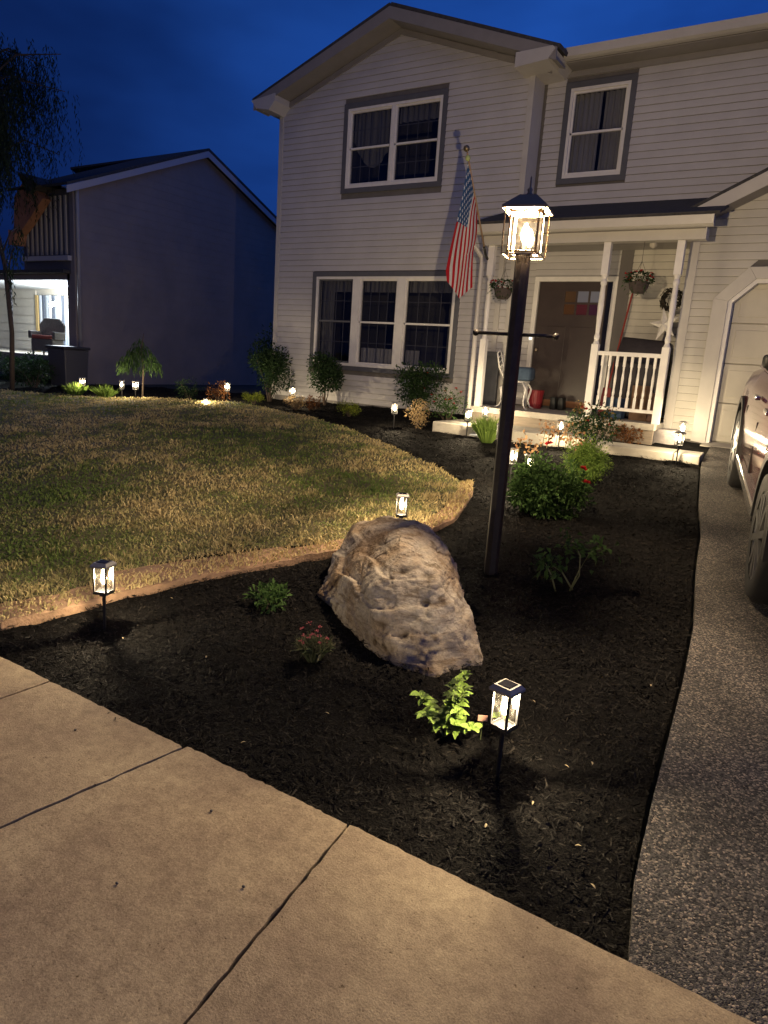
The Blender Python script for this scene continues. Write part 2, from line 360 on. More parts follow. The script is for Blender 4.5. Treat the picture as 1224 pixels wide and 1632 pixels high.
def mul(a, bb):
    x = t.nodes.new('ShaderNodeMix'); x.data_type = 'RGBA'; x.blend_type = 'MULTIPLY'; x.inputs[0].default_value = 1; t.links.new(a, x.inputs[6]); t.links.new(bb, x.inputs[7]); return x.outputs[2]
t.links.new(n1.outputs['Fac'], ra.inputs[0]); t.links.new(n2.outputs['Fac'], rb.inputs[0]); t.links.new(n4.outputs['Fac'], rc.inputs[0])
rd = t.nodes.new('ShaderNodeValToRGB'); e = rd.color_ramp.elements; e[0].position = .3; e[0].color = (.66, .64, .62, 1); e[1].position = .65; e[1].color = (1.14, 1.13, 1.1, 1); t.links.new(n3.outputs['Fac'], rd.inputs[0])
t.links.new(mul(mul(mul(ra.outputs[0], rb.outputs[0]), rc.outputs[0]), rd.outputs[0]), b.inputs['Base Color'])
bp = t.nodes.new('ShaderNodeBump'); bp.inputs['Strength'].default_value = .35; bp.inputs['Distance'].default_value = .006
ax = t.nodes.new('ShaderNodeMath'); ax.operation = 'ADD'; t.links.new(n3.outputs['Fac'], ax.inputs[0]); t.links.new(n4.outputs['Fac'], ax.inputs[1]); t.links.new(ax.outputs[0], bp.inputs['Height']); t.links.new(bp.outputs[0], b.inputs['Normal'])
side = thing('sidewalk', None, None, (-1.5, 1, -.1)); side['kind'] = 'structure'
yn = .12
def jx(k): return [(-2.81, -2.86), (-1.925, -2.14), (-1.14, -.92)][k]
joints = [(-8.1, -8.15), (-7.2, -7.25), (-6.3, -6.35), (-5.4, -5.45), (-4.55, -4.6), (-3.68, -3.72), jx(0), jx(1), jx(2), (.12, .4), (1.3, 1.4), (2.3, 2.4), (3.3, 3.4)]
for i in range(len(joints) - 1):
    a, b2 = joints[i], joints[i + 1]; gp = .006
    yf = 1.735 if i < 7 else 1.752
    poly = []
    k = 40
    for j in range(k + 1):
        s_ = j / k; poly.append((a[0] + gp + (b2[0] - a[0] - 2 * gp) * s_, yf + random.gauss(0, .0022)))
    for j in range(1, k):
        s_ = j / k; poly.append((b2[0] - gp + (b2[1] - b2[0]) * s_ + random.gauss(0, .0018), yf + (yn - yf) * s_))
    for j in range(3): s_ = j / 2; poly.append((b2[1] - gp + (a[1] - b2[1] + 2 * gp) * s_, yn))
    for j in range(1, k):
        s_ = j / k; poly.append((a[1] + gp + (a[0] - a[1]) * s_ + random.gauss(0, .0018), yn + (yf - yn) * s_))
    dz = random.uniform(-.002, .002)
    MB().prism(poly, -.1 + dz, .004 + dz, axis='z').build('slab', SW, side, world=True, bevel=0)
MB().box(-9, 4, yn, 1.70, -.12, -.016).build('joint_filler', mat('joint_dirt', (.03, .024, .016), .95, var=.4, scale=40), side, world=True)

# mulch shreds
def inpoly(P, x, y):
    c = np.zeros(len(x), bool); j = len(P) - 1
    for i in range(len(P)):
        xi, yi = P[i]; xj, yj = P[j]
        k = ((yi > y) != (yj > y)) & (x < (xj - xi) * (y - yi) / ((yj - yi) or 1e-9) + xi); c ^= k; j = i
    return c
def gzn(x, y):
    s = np.clip(y - 1.75, 0, 10.5); return .08 * s + np.minimum(0, (x + 6) * .03 * s / 9.25)
def scatter(P, n, x0, x1, y0, y1, fall=None):
    x = RNG.uniform(x0, x1, n); y = RNG.uniform(y0, y1, n); k = inpoly(P, x, y)
    if fall is not None:
        d = np.hypot(x, y); k &= RNG.random(n) < np.clip((fall / d) ** 2, 0, 1)
    return x[k], y[k]
x, y = scatter(BED, 700000, -15.9, -.2, 1.7, 11.2, 4.4)
n = len(x); z = gzn(x, y) - .035 + RNG.uniform(-.002, .022, n)
z = z + np.array([.014 * fbm(a, b_, 6) + .03 * max(0, fbm(a, b_, 1.1)) for a, b_ in zip(x, y)])
an = RNG.uniform(0, 2 * PI, n); tl = RNG.normal(0, .35, n); Lh = RNG.gamma(3, .0022, n) * (1 + np.hypot(x, y) * .08) + .004
Wc = RNG.uniform(.0008, .0028, n) * (1 + np.hypot(x, y) * .1)
d = np.stack([np.cos(an) * np.cos(tl), np.sin(an) * np.cos(tl), np.sin(tl)], 1); sd = np.stack([-np.sin(an), np.cos(an), RNG.normal(0, .5, n)], 1)
c = np.stack([x, y, z], 1); V = np.stack([c - d * Lh[:, None] - sd * Wc[:, None], c - d * Lh[:, None] + sd * Wc[:, None], c + d * Lh[:, None] + sd * Wc[:, None] * .4, c + d * Lh[:, None] - sd * Wc[:, None] * .4], 1).reshape(-1, 3)
F = np.arange(n)[:, None] * 4 + [0, 1, 2, 3]
tv = RNG.random(n) ** 4; tv[RNG.random(n) < .004] = 6
SHRED = leafmat('shred', (.0032, .0029, .0028), (.024, .020, .016), .0)
link('mulch_shreds', npmesh('mulch_shreds', V, F, np.repeat(tv, 4)), SHRED, label='black shredded bark mulch covering the planting bed', cat='mulch', kind='stuff')

# grass
GR = leafmat('grass_blade', (.13, .19, .05), (.52, .42, .21), .25)
def grass(name, P, n, box, fall, hmin, hmax, dryf, **kw):
    x, y = scatter(P, n, *box, fall); n = len(x)
    nzv = np.array([fbm(a, b_, .9) for a, b_ in zip(x, y)]); nz2 = np.array([fbm(a + 9, b_, 4) for a, b_ in zip(x, y)])
    dist = np.hypot(x, y); z = gzn(x, y) + .01 + .02 * np.array([fbm(a, b_, 1.3) for a, b_ in zip(x, y)])
    h = RNG.uniform(hmin, hmax, n) * (1 + .5 * nz2); an = RNG.uniform(0, 2 * PI, n); w = RNG.uniform(.0016, .0034, n) * (1 + dist * .22)
    lean = RNG.normal(0, .5, (n, 2)) + np.array([.15, -.05]); base = np.stack([x, y, z], 1); s_ = np.stack([np.cos(an), np.sin(an), np.zeros(n)], 1) * w[:, None]
    m1 = base + np.stack([lean[:, 0] * h * .35, lean[:, 1] * h * .35, h * .6], 1); tp = base + np.stack([lean[:, 0] * h, lean[:, 1] * h, h * RNG.uniform(.7, 1.05, n)], 1)
    V = np.stack([base - s_, base + s_, m1 + s_ * .8, m1 - s_ * .8, tp], 1).reshape(-1, 3); i = np.arange(n)[:, None] * 5
    F = np.concatenate([i + [0, 1, 2], i + [0, 2, 3], i + [3, 2, 4]], 0)
    tt = np.clip(dryf(x, y) + nzv * .95 + nz2 * .6 + RNG.normal(0, .22, n), 0, 1)
    return link(name, npmesh(name, V, F, np.repeat(tt, 5)), GR, kind='stuff', **kw)
def dry(x, y):
    ex = np.array(EDGE); dd = np.min(np.hypot(x[:, None] - ex[None, :, 0], y[:, None] - ex[None, :, 1]), 1)
    return .37 + .28 * np.exp(-((dd - .28) / .18) ** 2) + .12 * np.sin(x * 1.3)
grass('grass', LAWN, 900000, (-15.5, -2.6, 1.78, 9.9), 3.6, .015, .042, dry, label='patchy green and straw-coloured lawn grass', cat='grass')
grass('dry_grass', SOILP, 26000, (-4.3, -2.4, 1.78, 6.6), None, .012, .035, lambda x, y: np.full(len(x), 1.2), label='dead straw grass along the bare soil lawn edge', cat='grass')

# ------------------------------------------------------------------ the house
house = thing('house', 'two-storey pale sided house with front gable, porch and garage', 'house', (-4.65, 11.0, .7))
def part(mb, name, mt, parent=house, **kw): return mb.build(name, mt, parent, world=True, **kw)

def wall_pieces(x0, x1, z0, z1, holes):
    xs = sorted({x0, x1, *[h[0] for h in holes], *[h[1] for h in holes]}); zs = sorted({z0, z1, *[h[2] for h in holes], *[h[3] for h in holes]})
    out = []
    for i in range(len(xs) - 1):
        for j in range(len(zs) - 1):
            cx, cz = (xs[i] + xs[i + 1]) / 2, (zs[j] + zs[j + 1]) / 2
            if not any(h[0] < cx < h[1] and h[2] < cz < h[3] for h in holes): out.append((xs[i], xs[i + 1], zs[j], zs[j + 1]))
    return out
EXP = .1035
def siding(x0, x1, z0, z1, Y, holes=(), slope=None, mt=SID, face=-1):
    """one board object per course; slope(z)->(xl,xr) limits the gable"""
    z = z0; k = 0
    while z < z1 - .02:
        zt = min(z + EXP, z1); xl0, xr0 = x0, x1
        lo = slope(z) if slope else (x0, x1); hi = slope(zt) if slope else (x0, x1)
        segs = [(max(x0, lo[0]), min(x1, lo[1]), max(x0, hi[0]), min(x1, hi[1]))]
        cuts = [h for h in holes if h[2] < zt - .01 and h[3] > z + .01]
        for h in sorted(cuts):
            ns = []
            for (a, b_, c_, d_) in segs:
                if h[0] >= b_ or h[1] <= a: ns.append((a, b_, c_, d_)); continue
                if h[0] > a + .02: ns.append((a, h[0], c_, h[0]))
                if h[1] < b_ - .02: ns.append((h[1], b_, h[1], d_))
            segs = ns
        for (a, b_, c_, d_) in segs:
            if b_ - a < .03 or d_ - c_ < .0: continue
            o1 = .021 + random.uniform(-.001, .001); o2 = .004
            zb = z + random.uniform(-.001, .001); f = Y
            pr = [(f, zb), (f - o1, zb), (f - o1 * .97, zb + .010), (f - (o1 + o2) * .62, (zb + zt) / 2), (f - o2 * 1.5, zt - .005), (f, zt - .005)]
            v = []
            for (xa, xb) in ((a, c_), (b_, d_)):
                for (yy, zz) in pr: v.append((xa + (xb - xa) * (zz - zb) / (zt - zb), yy, zz))
            nq = len(pr)
            part(MB().add(v, [tuple(range(nq)), tuple(range(2 * nq - 1, nq - 1, -1))] + [(i, i + nq, (i + 1) % nq + nq, (i + 1) % nq) for i in range(nq)]), 'siding_board', mt)
        z = zt; k += 1

GX0, GX1 = -9.66, -4.65; RX, RZ = -7.08, 7.05; SL = .36
gable = lambda z: (RX - (RZ - .10 - z) / SL * 1.0, RX + (RZ - .10 - z) / SL)
WL = (-8.73, -5.585, 1.29, 3.065); WU = (-8.18, -6.11, 4.41, 5.89); WR = (-4.28, -3.205, 4.40, 5.85)
DOOR = (-4.44, -3.10, .93, 3.02)
GD = [(-1.41, .70), (-1.41, 2.60), (-1.12, 2.88), (3.9, 2.88), (4.19, 2.60), (4.19, .70)]   # garage opening
ZB = .60
# backing walls, coloured dark to draw the shade lines under the siding laps
LAP_SHADE = mat('lap_shade_backing', (.13, .12, .11), .9, var=.15, scale=5)
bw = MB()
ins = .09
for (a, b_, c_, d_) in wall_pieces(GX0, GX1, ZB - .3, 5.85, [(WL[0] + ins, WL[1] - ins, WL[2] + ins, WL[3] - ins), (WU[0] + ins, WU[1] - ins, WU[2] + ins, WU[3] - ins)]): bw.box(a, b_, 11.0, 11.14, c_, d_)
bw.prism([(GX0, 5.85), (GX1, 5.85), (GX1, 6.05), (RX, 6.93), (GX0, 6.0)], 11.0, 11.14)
part(bw, 'lap_shade_backing', LAP_SHADE)
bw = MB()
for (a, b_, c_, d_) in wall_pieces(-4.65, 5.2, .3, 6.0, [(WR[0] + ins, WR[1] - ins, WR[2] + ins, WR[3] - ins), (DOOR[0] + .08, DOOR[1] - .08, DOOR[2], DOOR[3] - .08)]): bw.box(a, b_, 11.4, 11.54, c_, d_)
part(bw, 'lap_shade_backing', LAP_SHADE)
part(MB().box(GX0, GX0 + .14, 11.14, 19, .2, 5.95).box(GX0, 5.2, 19, 19.14, .2, 5.95).box(5.06, 5.2, 11.54, 19, .2, 5.95).box(GX1 - .14, GX1, 11.14, 11.4, .2, 5.95), 'wall', SID)
part(MB().box(GX0 + .02, GX1 + .0, 10.985, 11.0, .3, .72), 'foundation', mat('foundation', (.22, .21, .2), .9, var=.2, scale=8))
siding(GX0 + .07, GX1 - .07, .70, 6.92, 11.0, [WL, WU], gable)
siding(-4.58, 5.2, 4.06, 5.95, 11.4, [WR])
siding(-2.92, -1.98, .95, 3.42, 11.4, mt=SID2)
siding(-4.60, -4.45, .95, 3.42, 11.4, mt=SID)
siding(-4.45, -3.11, 3.03, 3.42, 11.4, mt=SID)
# corner trims
part(MB().box(GX0 - .02, GX0 + .07, 10.965, 11.0, .62, 6.0).box(GX0 - .02, GX0, 11.0, 11.09, .62, 6.0), 'corner_trim', WHT)
part(MB().box(GX1 - .07, GX1 + .02, 10.965, 11.0, .70, 6.0).box(GX1, GX1 + .02, 11.0, 11.38, .70, 6.0), 'corner_trim', WHT)

# roofs
def roof_slab(name, quad, th, mt):
    v = [Vector(p) for p in quad]; nrm = (v[1] - v[0]).cross(v[3] - v[0]).normalized()
    if nrm.z < 0: nrm = -nrm
    return part(MB().hexa([tuple(p) for p in v] + [tuple(p + nrm * th) for p in v]), name, mt)
YF = 10.58
ez = RZ - SL * 2.87
roof_slab('roof', [(RX, YF, RZ + .04), (RX, 15.6, RZ + .04), (RX - 2.93, 15.6, ez + .02), (RX - 2.93, YF, ez + .02)], .05, SHG)
roof_slab('roof', [(RX + 2.93, YF, ez + .02), (RX + 2.93, 15.6, ez + .02), (RX, 15.6, RZ + .04), (RX, YF, RZ + .04)], .05, SHG)
roof_slab('roof', [(-9.95, 15.4, 7.78), (5.6, 15.4, 7.78), (5.6, 10.97, 6.12), (-4.16, 10.97, 6.12)], .05, SHG)
roof_slab('roof', [(-9.95, 15.4, 7.78), (5.6, 15.4, 7.78), (5.6, 19.5, 6.1), (-9.95, 19.5, 6.1)], .05, SHG)
def rake(sgn):
    fb = MB(); a = (RX, RZ + .03); b_ = (RX + sgn * 2.90, ez + .03)
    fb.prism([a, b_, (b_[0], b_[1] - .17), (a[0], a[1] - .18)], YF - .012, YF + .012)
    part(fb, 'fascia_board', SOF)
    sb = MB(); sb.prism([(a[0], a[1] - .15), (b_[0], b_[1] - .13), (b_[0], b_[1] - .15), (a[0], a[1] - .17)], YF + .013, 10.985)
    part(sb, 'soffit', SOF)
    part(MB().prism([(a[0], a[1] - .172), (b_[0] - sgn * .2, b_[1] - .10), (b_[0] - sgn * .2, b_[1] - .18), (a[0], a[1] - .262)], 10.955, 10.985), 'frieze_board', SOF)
rake(-1); rake(1)
# boxed eave returns with gutter ends
part(MB().prism([(-10.02, 6.04), (-9.45, 6.10), (-9.45, 5.98), (-9.58, 5.84), (-9.9, 5.90)], YF - .03, 11.0), 'eave_return', WHT)
part(MB().prism([(-4.80, 6.06), (-4.24, 6.07), (-4.20, 6.03), (-4.30, 5.90), (-4.80, 5.86)], YF - .03, 11.38), 'eave_return', WHT)
part(MB().prism([(-10.02, 6.04), (-9.66, 6.10), (-9.66, 5.84), (-9.9, 5.90)], 11.0, 15.5), 'soffit', SOF)
# main eave: gutter, soffit
part(MB().prism([(10.90, 6.15), (10.92, 6.04), (10.97, 6.02), (11.05, 6.02), (11.05, 6.15), (11.035, 6.15), (11.035, 6.04), (10.93, 6.05), (10.912, 6.15)], -4.20, 5.5, axis='x'), 'gutter', WHT)
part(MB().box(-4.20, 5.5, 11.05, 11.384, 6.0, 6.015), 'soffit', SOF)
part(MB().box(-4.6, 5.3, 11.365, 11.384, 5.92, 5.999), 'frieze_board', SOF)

# windows -----------------------------------------------------------
def window(name, x0, x1, z0, z1, Y, units, trim=.085, label=None):
    """grey casing = the part; frame, panes, muntins, curtains its sub-parts"""
    cas = MB()
    for (a, b_, c_, d_) in ((x0, x1, z1 - trim, z1), (x0, x1, z0, z0 + trim), (x0, x0 + trim, z0 + trim, z1 - trim), (x1 - trim, x1, z0 + trim, z1 - trim)): cas.box(a, b_, Y - .035, Y + .0, c_, d_)
    w = part(cas, 'window', GRY, bevel=.004, label=label)
    X0, X1, Z0, Z1 = x0 + trim, x1 - trim, z0 + trim, z1 - trim
    fr = MB(); ft = .045
    for (a, b_, c_, d_) in ((X0, X1, Z1 - ft, Z1), (X0, X1, Z0, Z0 + ft * 1.1), (X0, X0 + ft, Z0 + ft * 1.1, Z1 - ft), (X1 - ft, X1, Z0 + ft * 1.1, Z1 - ft)): fr.box(a, b_, Y - .028, Y + .10, c_, d_)
    edges = []
    xx = X0 + ft
    for k, u in enumerate(units):
        wu_ = u['w']; edges.append((xx, xx + wu_, u)); xx += wu_
        if k < len(units) - 1: fr.box(xx, xx + u['mull'], Y - .024, Y + .10, Z0 + ft * 1.1, Z1 - ft); xx += u['mull']
    part(fr, 'window_frame', WHT2, w, bevel=.003)
    for (a, b_, u) in edges:
        zb, zt_ = Z0 + ft * 1.1, Z1 - ft; zm = zb + (zt_ - zb) * .5
        sd = MB(); st = .028; sc = u.get('sash', WHT2)
        for (q0, q1, yo) in ((zm - .014, zt_, .0), (zb, zm + .014, -.0)):
            sd.box(a, a + st, Y + .004 - yo, Y + .05, q0, q1).box(b_ - st, b_, Y + .004 - yo, Y + .05, q0, q1)
        sd.box(a + st, b_ - st, Y + .004, Y + .05, zt_ - st, zt_).box(a + st, b_ - st, Y + .004, Y + .05, zb, zb + st * 1.2).box(a + st, b_ - st, Y + .0, Y + .05, zm - .016, zm + .016)
        part(sd, 'sash', sc, w)
        for (q0, q1) in ((zm + .016, zt_ - st), (zb + st * 1.2, zm - .016)):
            part(MB().box(a + st, b_ - st, Y + .024, Y + .028, q0, q1), 'pane', GLASS, w)
            mu = u.get('grid')
            if mu:
                gm = MB(); gx, gzc = mu
                for i in range(1, gx): c0 = a + st + (b_ - a - 2 * st) * i / gx; gm.box(c0 - .006, c0 + .006, Y + .034, Y + .040, q0, q1)
                for j in range(1, gzc):
                    c0 = q0 + (q1 - q0) * j / gzc; gm.box(a + st, b_ - st, Y + .0405, Y + .044, c0 - .006, c0 + .006)
                part(gm, 'muntin', mat('muntin', (.14, .14, .15), .5), w)
        for cu in u.get('curtains', ()):
            cx0, cx1, cz0, cz1, mt_, folds = cu
            A, B_ = a + (b_ - a) * cx0, a + (b_ - a) * cx1; C0, C1 = zb + (zt_ - zb) * cz0, zb + (zt_ - zb) * cz1
            n_ = 40; v = []; f = []
            for i in range(n_ + 1):
                s_ = i / n_; yy = Y + .13 + .022 * math.sin(s_ * folds * 2 * PI) + .008 * math.sin(s_ * folds * 5 + 1); X_ = A + (B_ - A) * s_
                dz_ = u.get('swag', 0) * math.sin(s_ * PI) * -1
                v += [(X_, yy, C0 + (dz_ if cz0 > 0 else 0)), (X_, yy + .01, C1)]
            f = [(2 * i, 2 * i + 2, 2 * i + 3, 2 * i + 1) for i in range(n_)]
            part(MB().add(v, f), 'curtain', mt_, w, smooth=True)
    rm = MB(); ri = trim
    rm.add([(X0, Y + .15, Z0), (X1, Y + .15, Z0), (X1, Y + .15, Z1), (X0, Y + .15, Z1), (X0 - .3, Y + 1.3, Z0 - .1), (X1 + .3, Y + 1.3, Z0 - .1), (X1 + .3, Y + 1.3, Z1 + .1), (X0 - .3, Y + 1.3, Z1 + .1)], [(0, 1, 5, 4), (1, 2, 6, 5), (2, 3, 7, 6), (3, 0, 4, 7), (4, 5, 6, 7)])
    part(rm, 'room', DARKROOM, w)
    return w
g1 = dict(w=.80, mull=.16, grid=(4, 2), sash=GRY, curtains=[(0, .35, 0, 1, CURTG, 4), (.0, 1, .86, 1, CURTG, 9)])
g2 = dict(w=.80, mull=.17, grid=(4, 2), curtains=[(0, 1, 0, .2, CURT, 10), (0, 1, .86, 1, CURTG, 9)])
g3 = dict(w=.0, mull=0, grid=(4, 2), curtains=[(.0, .3, 0, .2, CURT, 4), (.86, 1, 0, 1, CURTG, 2), (0, 1, .86, 1, CURTG, 9)])
g3['w'] = (WL[1] - WL[0] - .17 - .09) - .80 * 2 - .33
window('window', *WL, 11.0, [g1, g2, g3], label='wide triple window with grilles on the ground floor')
wu_ = (WU[1] - WU[0] - .17 - .09 - .07) / 2
window('window', *WU, 11.0, [dict(w=wu_, mull=.07, grid=(4, 2), swag=.45, sash=WHT2, curtains=[(0, 1, .62, 1, CURTG, 6)]), dict(w=wu_, mull=0, grid=(4, 2), curtains=[(0, 1, .8, 1, CURTG, 8)])], label='double window under the gable')
window('window', *WR, 11.4, [dict(w=WR[1] - WR[0] - .26, mull=0, curtains=[(.0, .50, 0, 1, CURT, 5), (.56, 1, 0, 1, CURT, 4)])], label='single upstairs window with pale curtains')

# porch -------------------------------------------------------------
part(MB().box(-4.72, -1.98, 9.96, 11.40, .84, .93), 'porch_floor', CONC, bevel=.008)
part(MB().box(-4.70, -2.0, 10.0, 10.06, .45, .838), 'porch_riser', mat('riser_board', (.24, .20, .155), .8, var=.25, scale=4, stretch=(1, 1, 14), bump=.2))
part(MB().box(-4.9, -2.62, 9.1, 9.99, .40, .705), 'front_step', CONC, bevel=.012)
for a, b_ in ((-2.60, -1.56), (-1.545, -1.25)):
    part(MB().add([(x, y, gz(x, y) + h) for h in (-.1, .065) for x, y in ((a, 9.14), (b_, 9.14), (b_, 9.46), (a, 9.46))], [(3, 2, 1, 0), (4, 5, 6, 7), (0, 1, 5, 4), (1, 2, 6, 5), (2, 3, 7, 6), (3, 0, 4, 7)]), 'edging_slab', CONC, bevel=.008)
def post(x, y, z0, z1, w=.095):
    h = w / 2; p = MB(); zt = z0 + (z1 - z0) * .44; zu = z1 - .42
    p.box(x - h, x + h, y - h, y + h, z0, zt - .02); q = []
    part_ = [(h * 1.0, zt - .02), (h * .62, zt + .03), (h * .80, zt + .06), (h * .8, zt + .09), (h * .60, zt + .13), (h * .86, zt + .5), (h * .66, zu - .14), (h * .9, zu - .11), (h * .9, zu - .08), (h * .62, zu - .05), (h * 1.0, zu)]
    p.lathe([(r, z) for r, z in part_], (x, y, 0), 14); p.box(x - h, x + h, y - h, y + h, zu, z1)
    return part(p, 'porch_post', WHT2, bevel=.003)
for x_ in (-4.63, -2.93, -1.99): post(x_, 10.03, .93, 3.28)
part(MB().box(-4.75, -1.70, 9.94, 10.12, 3.28, 3.42), 'porch_beam', WHT, bevel=.004)
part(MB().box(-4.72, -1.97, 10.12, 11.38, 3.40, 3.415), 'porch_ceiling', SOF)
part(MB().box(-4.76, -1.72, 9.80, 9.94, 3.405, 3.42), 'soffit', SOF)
part(MB().prism([(9.68, 3.52), (9.70, 3.42), (9.74, 3.395), (9.80, 3.395), (9.80, 3.52), (9.79, 3.52), (9.79, 3.41), (9.745, 3.41), (9.715, 3.43), (9.695, 3.52)], -4.82, -1.60, axis='x'), 'gutter', WHT)
roof_slab('porch_roof', [(-4.85, 9.72, 3.53), (-1.55, 9.72, 3.53), (-1.55, 11.38, 4.05), (-4.85, 11.38, 4.05)], .035, SHG)
part(MB().prism([(9.74, 3.42), (9.74, 3.52), (10.96, 3.905), (10.96, 3.42)], -4.83, -4.80, axis='x'), 'porch_gable_end', SOF)
# downspout at the left end of the porch
dsp = MB(); dsp.tube([(-4.86, 9.76, 3.40), (-4.87, 9.80, 3.30), (-4.76, 9.93, 3.12), (-4.75, 9.95, 3.0), (-4.75, 9.95, 1.2), (-4.75, 9.95, .74)], .035, 8)
part(dsp, 'downspout', WHT, smooth=True)
part(MB().box(-4.92, -4.84, 10.95, 10.99, .75, 3.4), 'downspout', WHT)
# railing
rail = part(MB().box(-2.88, -2.04, 10.0, 10.06, 1.80, 1.855), 'railing', WHT2, bevel=.004)
part(MB().box(-2.88, -2.04, 10.01, 10.05, 1.06, 1.105), 'bottom_rail', WHT2, rail, bevel=.004)
for i in range(8):
    x_ = -2.88 + .84 * (i + .75) / 8.4
    bl = MB(); h = .0165; y_ = 10.03
    bl.box(x_ - h, x_ + h, y_ - h, y_ + h, 1.106, 1.25); bl.lathe([(h * .75, 1.25), (h * 1.15, 1.30), (h * .8, 1.36), (h * 1.15, 1.50), (h * .7, 1.60), (h * .9, 1.66)], (x_, y_, 0), 8); bl.box(x_ - h, x_ + h, y_ - h, y_ + h, 1.66, 1.799)
    part(bl, 'baluster', WHT2, rail)
# door
dt = MB(); a, b_, c_, d_ = DOOR; tr_ = .075
dt.box(a, a + tr_, 11.355, 11.42, c_, d_ - tr_).box(b_ - tr_, b_, 11.355, 11.42, c_, d_ - tr_).box(a, b_, 11.355, 11.42, d_ - tr_, d_)
part(dt, 'door_trim', WHT2, bevel=.004)
part(MB().box(-3.10, -2.92, 11.37, 11.40, .94, 3.40), 'door_side_panel', mat('side_panel', (.12, .11, .105), .7))
dr = MB(); dx0, dx1 = -4.36, -3.30
lx = [(-3.93 + i * .205, -3.93 + i * .205 + .175) for i in range(3)]; lz = [(2.44, 2.60), (2.63, 2.80)]
for (p0, p1, p2, p3) in wall_pieces(dx0, dx1, .98, 2.94, [(l[0], l[1], zz[0], zz[1]) for l in lx for zz in lz]): dr.box(p0, p1, 11.42, 11.46, p2, p3)
door = part(dr, 'door', DOORM)
cols = [(.10, .06, .03), (.20, .22, .30), (.20, .22, .30), (.10, .05, .025), (.10, .025, .035), (.06, .022, .05)]  # reddish and blue reflections put into the colour of the door panes
k = 0
for zz in lz[::-1]:
    for l in lx:
        part(MB().box(l[0], l[1], 11.435, 11.441, zz[0], zz[1]), 'door_pane', mat('reflection_pane%d' % k, cols[k], .15), door); k += 1
for px in ((-4.28, -3.86), (-3.80, -3.38)):
    part(MB().box(px[0], px[1], 11.410, 11.42, 1.1, 2.25), 'door_panel', DOORM, door, bevel=.004)
part(MB().ball((-4.29, 11.37, 1.86), .03, 10).tube([(-4.29, 11.42, 1.86), (-4.29, 11.37, 1.86)], .012), 'door_handle', mat('brass', (.6, .5, .35), .2, 1), door, smooth=True)
part(MB().box(-3.30, -3.27, 11.41, 11.46, .95, 2.94), 'door_mullion', mat('mull', (.08, .06, .055), .5))
part(MB().box(-3.27, -3.18, 11.43, 11.44, .98, 2.94), 'sidelight', mat('sidelight', (.02, .02, .03), .1))
part(MB().box(-4.36, -3.18, 11.46, 11.5, .93, 2.94), 'door_backing', DARKROOM)
part(MB().box(-4.30, -3.32, 11.39, 11.418, .97, 1.07), 'kick_board', mat('kick_board', (.20, .085, .035), .6, var=.2))
part(MB().box(-4.435, -4.385, 11.34, 11.355, 2.02, 2.10), 'doorbell', emimat('doorbell', (1, .95, .8), 1.6, False))

# garage ------------------------------------------------------------
GXL = -1.97
def garz(x): return 3.62 + .50 * min(x - GXL, 4.75 - x)
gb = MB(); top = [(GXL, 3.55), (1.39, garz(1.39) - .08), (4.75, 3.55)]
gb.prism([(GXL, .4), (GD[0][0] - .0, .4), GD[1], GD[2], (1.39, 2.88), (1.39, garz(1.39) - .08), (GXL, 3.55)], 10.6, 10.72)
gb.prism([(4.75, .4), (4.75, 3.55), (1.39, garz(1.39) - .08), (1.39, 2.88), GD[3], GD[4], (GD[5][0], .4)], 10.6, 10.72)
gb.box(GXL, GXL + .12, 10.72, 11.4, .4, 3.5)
part(gb, 'lap_shade_backing', LAP_SHADE)
gsl = lambda z: (GXL if z < 3.6 else GXL + (z - 3.6) / .5, 4.75 if z < 3.6 else 4.75 - (z - 3.6) / .5)
TW = .19
def g_sid():
    z = .74
    while z < 5.15:
        zt = z + EXP
        def lim(zz):
            lo, hi = gsl(zz)
            return lo, hi
        segs = []
        lo, hi = lim(z); lo2, hi2 = lim(zt)
        if z < 3.03:
            def inner(zz): return -1.60 if zz < 2.63 else min(-1.60 + (zz - 2.63) * (.38 / .40), -1.0)
            xa, xb = inner(z), inner(zt)
            segs.append((lo + .1, xa, lo2 + .1, xb)); segs.append((2.78 - xa, hi, 2.78 - xb, hi2))
        else: segs.append((lo + .1, hi, lo2 + .1, hi2))
        for (a, b_, c_, d_) in segs:
            if b_ - a < .04 or d_ - c_ < .01: continue
            f = 10.6; pr = [(f, z), (f - .021, z), (f - .0205, z + .010), (f - .014, z + EXP / 2), (f - .005, zt - .005), (f, zt - .005)]; v = []
            for (xa, xb) in ((a, c_), (b_, d_)):
                for (yy, zz) in pr: v.append((xa + (xb - xa) * (zz - z) / EXP, yy, zz))
            part(MB().add(v, [tuple(range(6)), tuple(range(11, 5, -1))] + [(i, i + 6, (i + 1) % 6 + 6, (i + 1) % 6) for i in range(6)]), 'siding_board', SID2)
        z = zt
g_sid()
part(MB().box(GXL - .02, GXL + .10, 10.565, 10.6, .72, 3.39).box(GXL - .02, GXL, 10.6, 11.38, .93, 3.39), 'corner_trim', WHT)
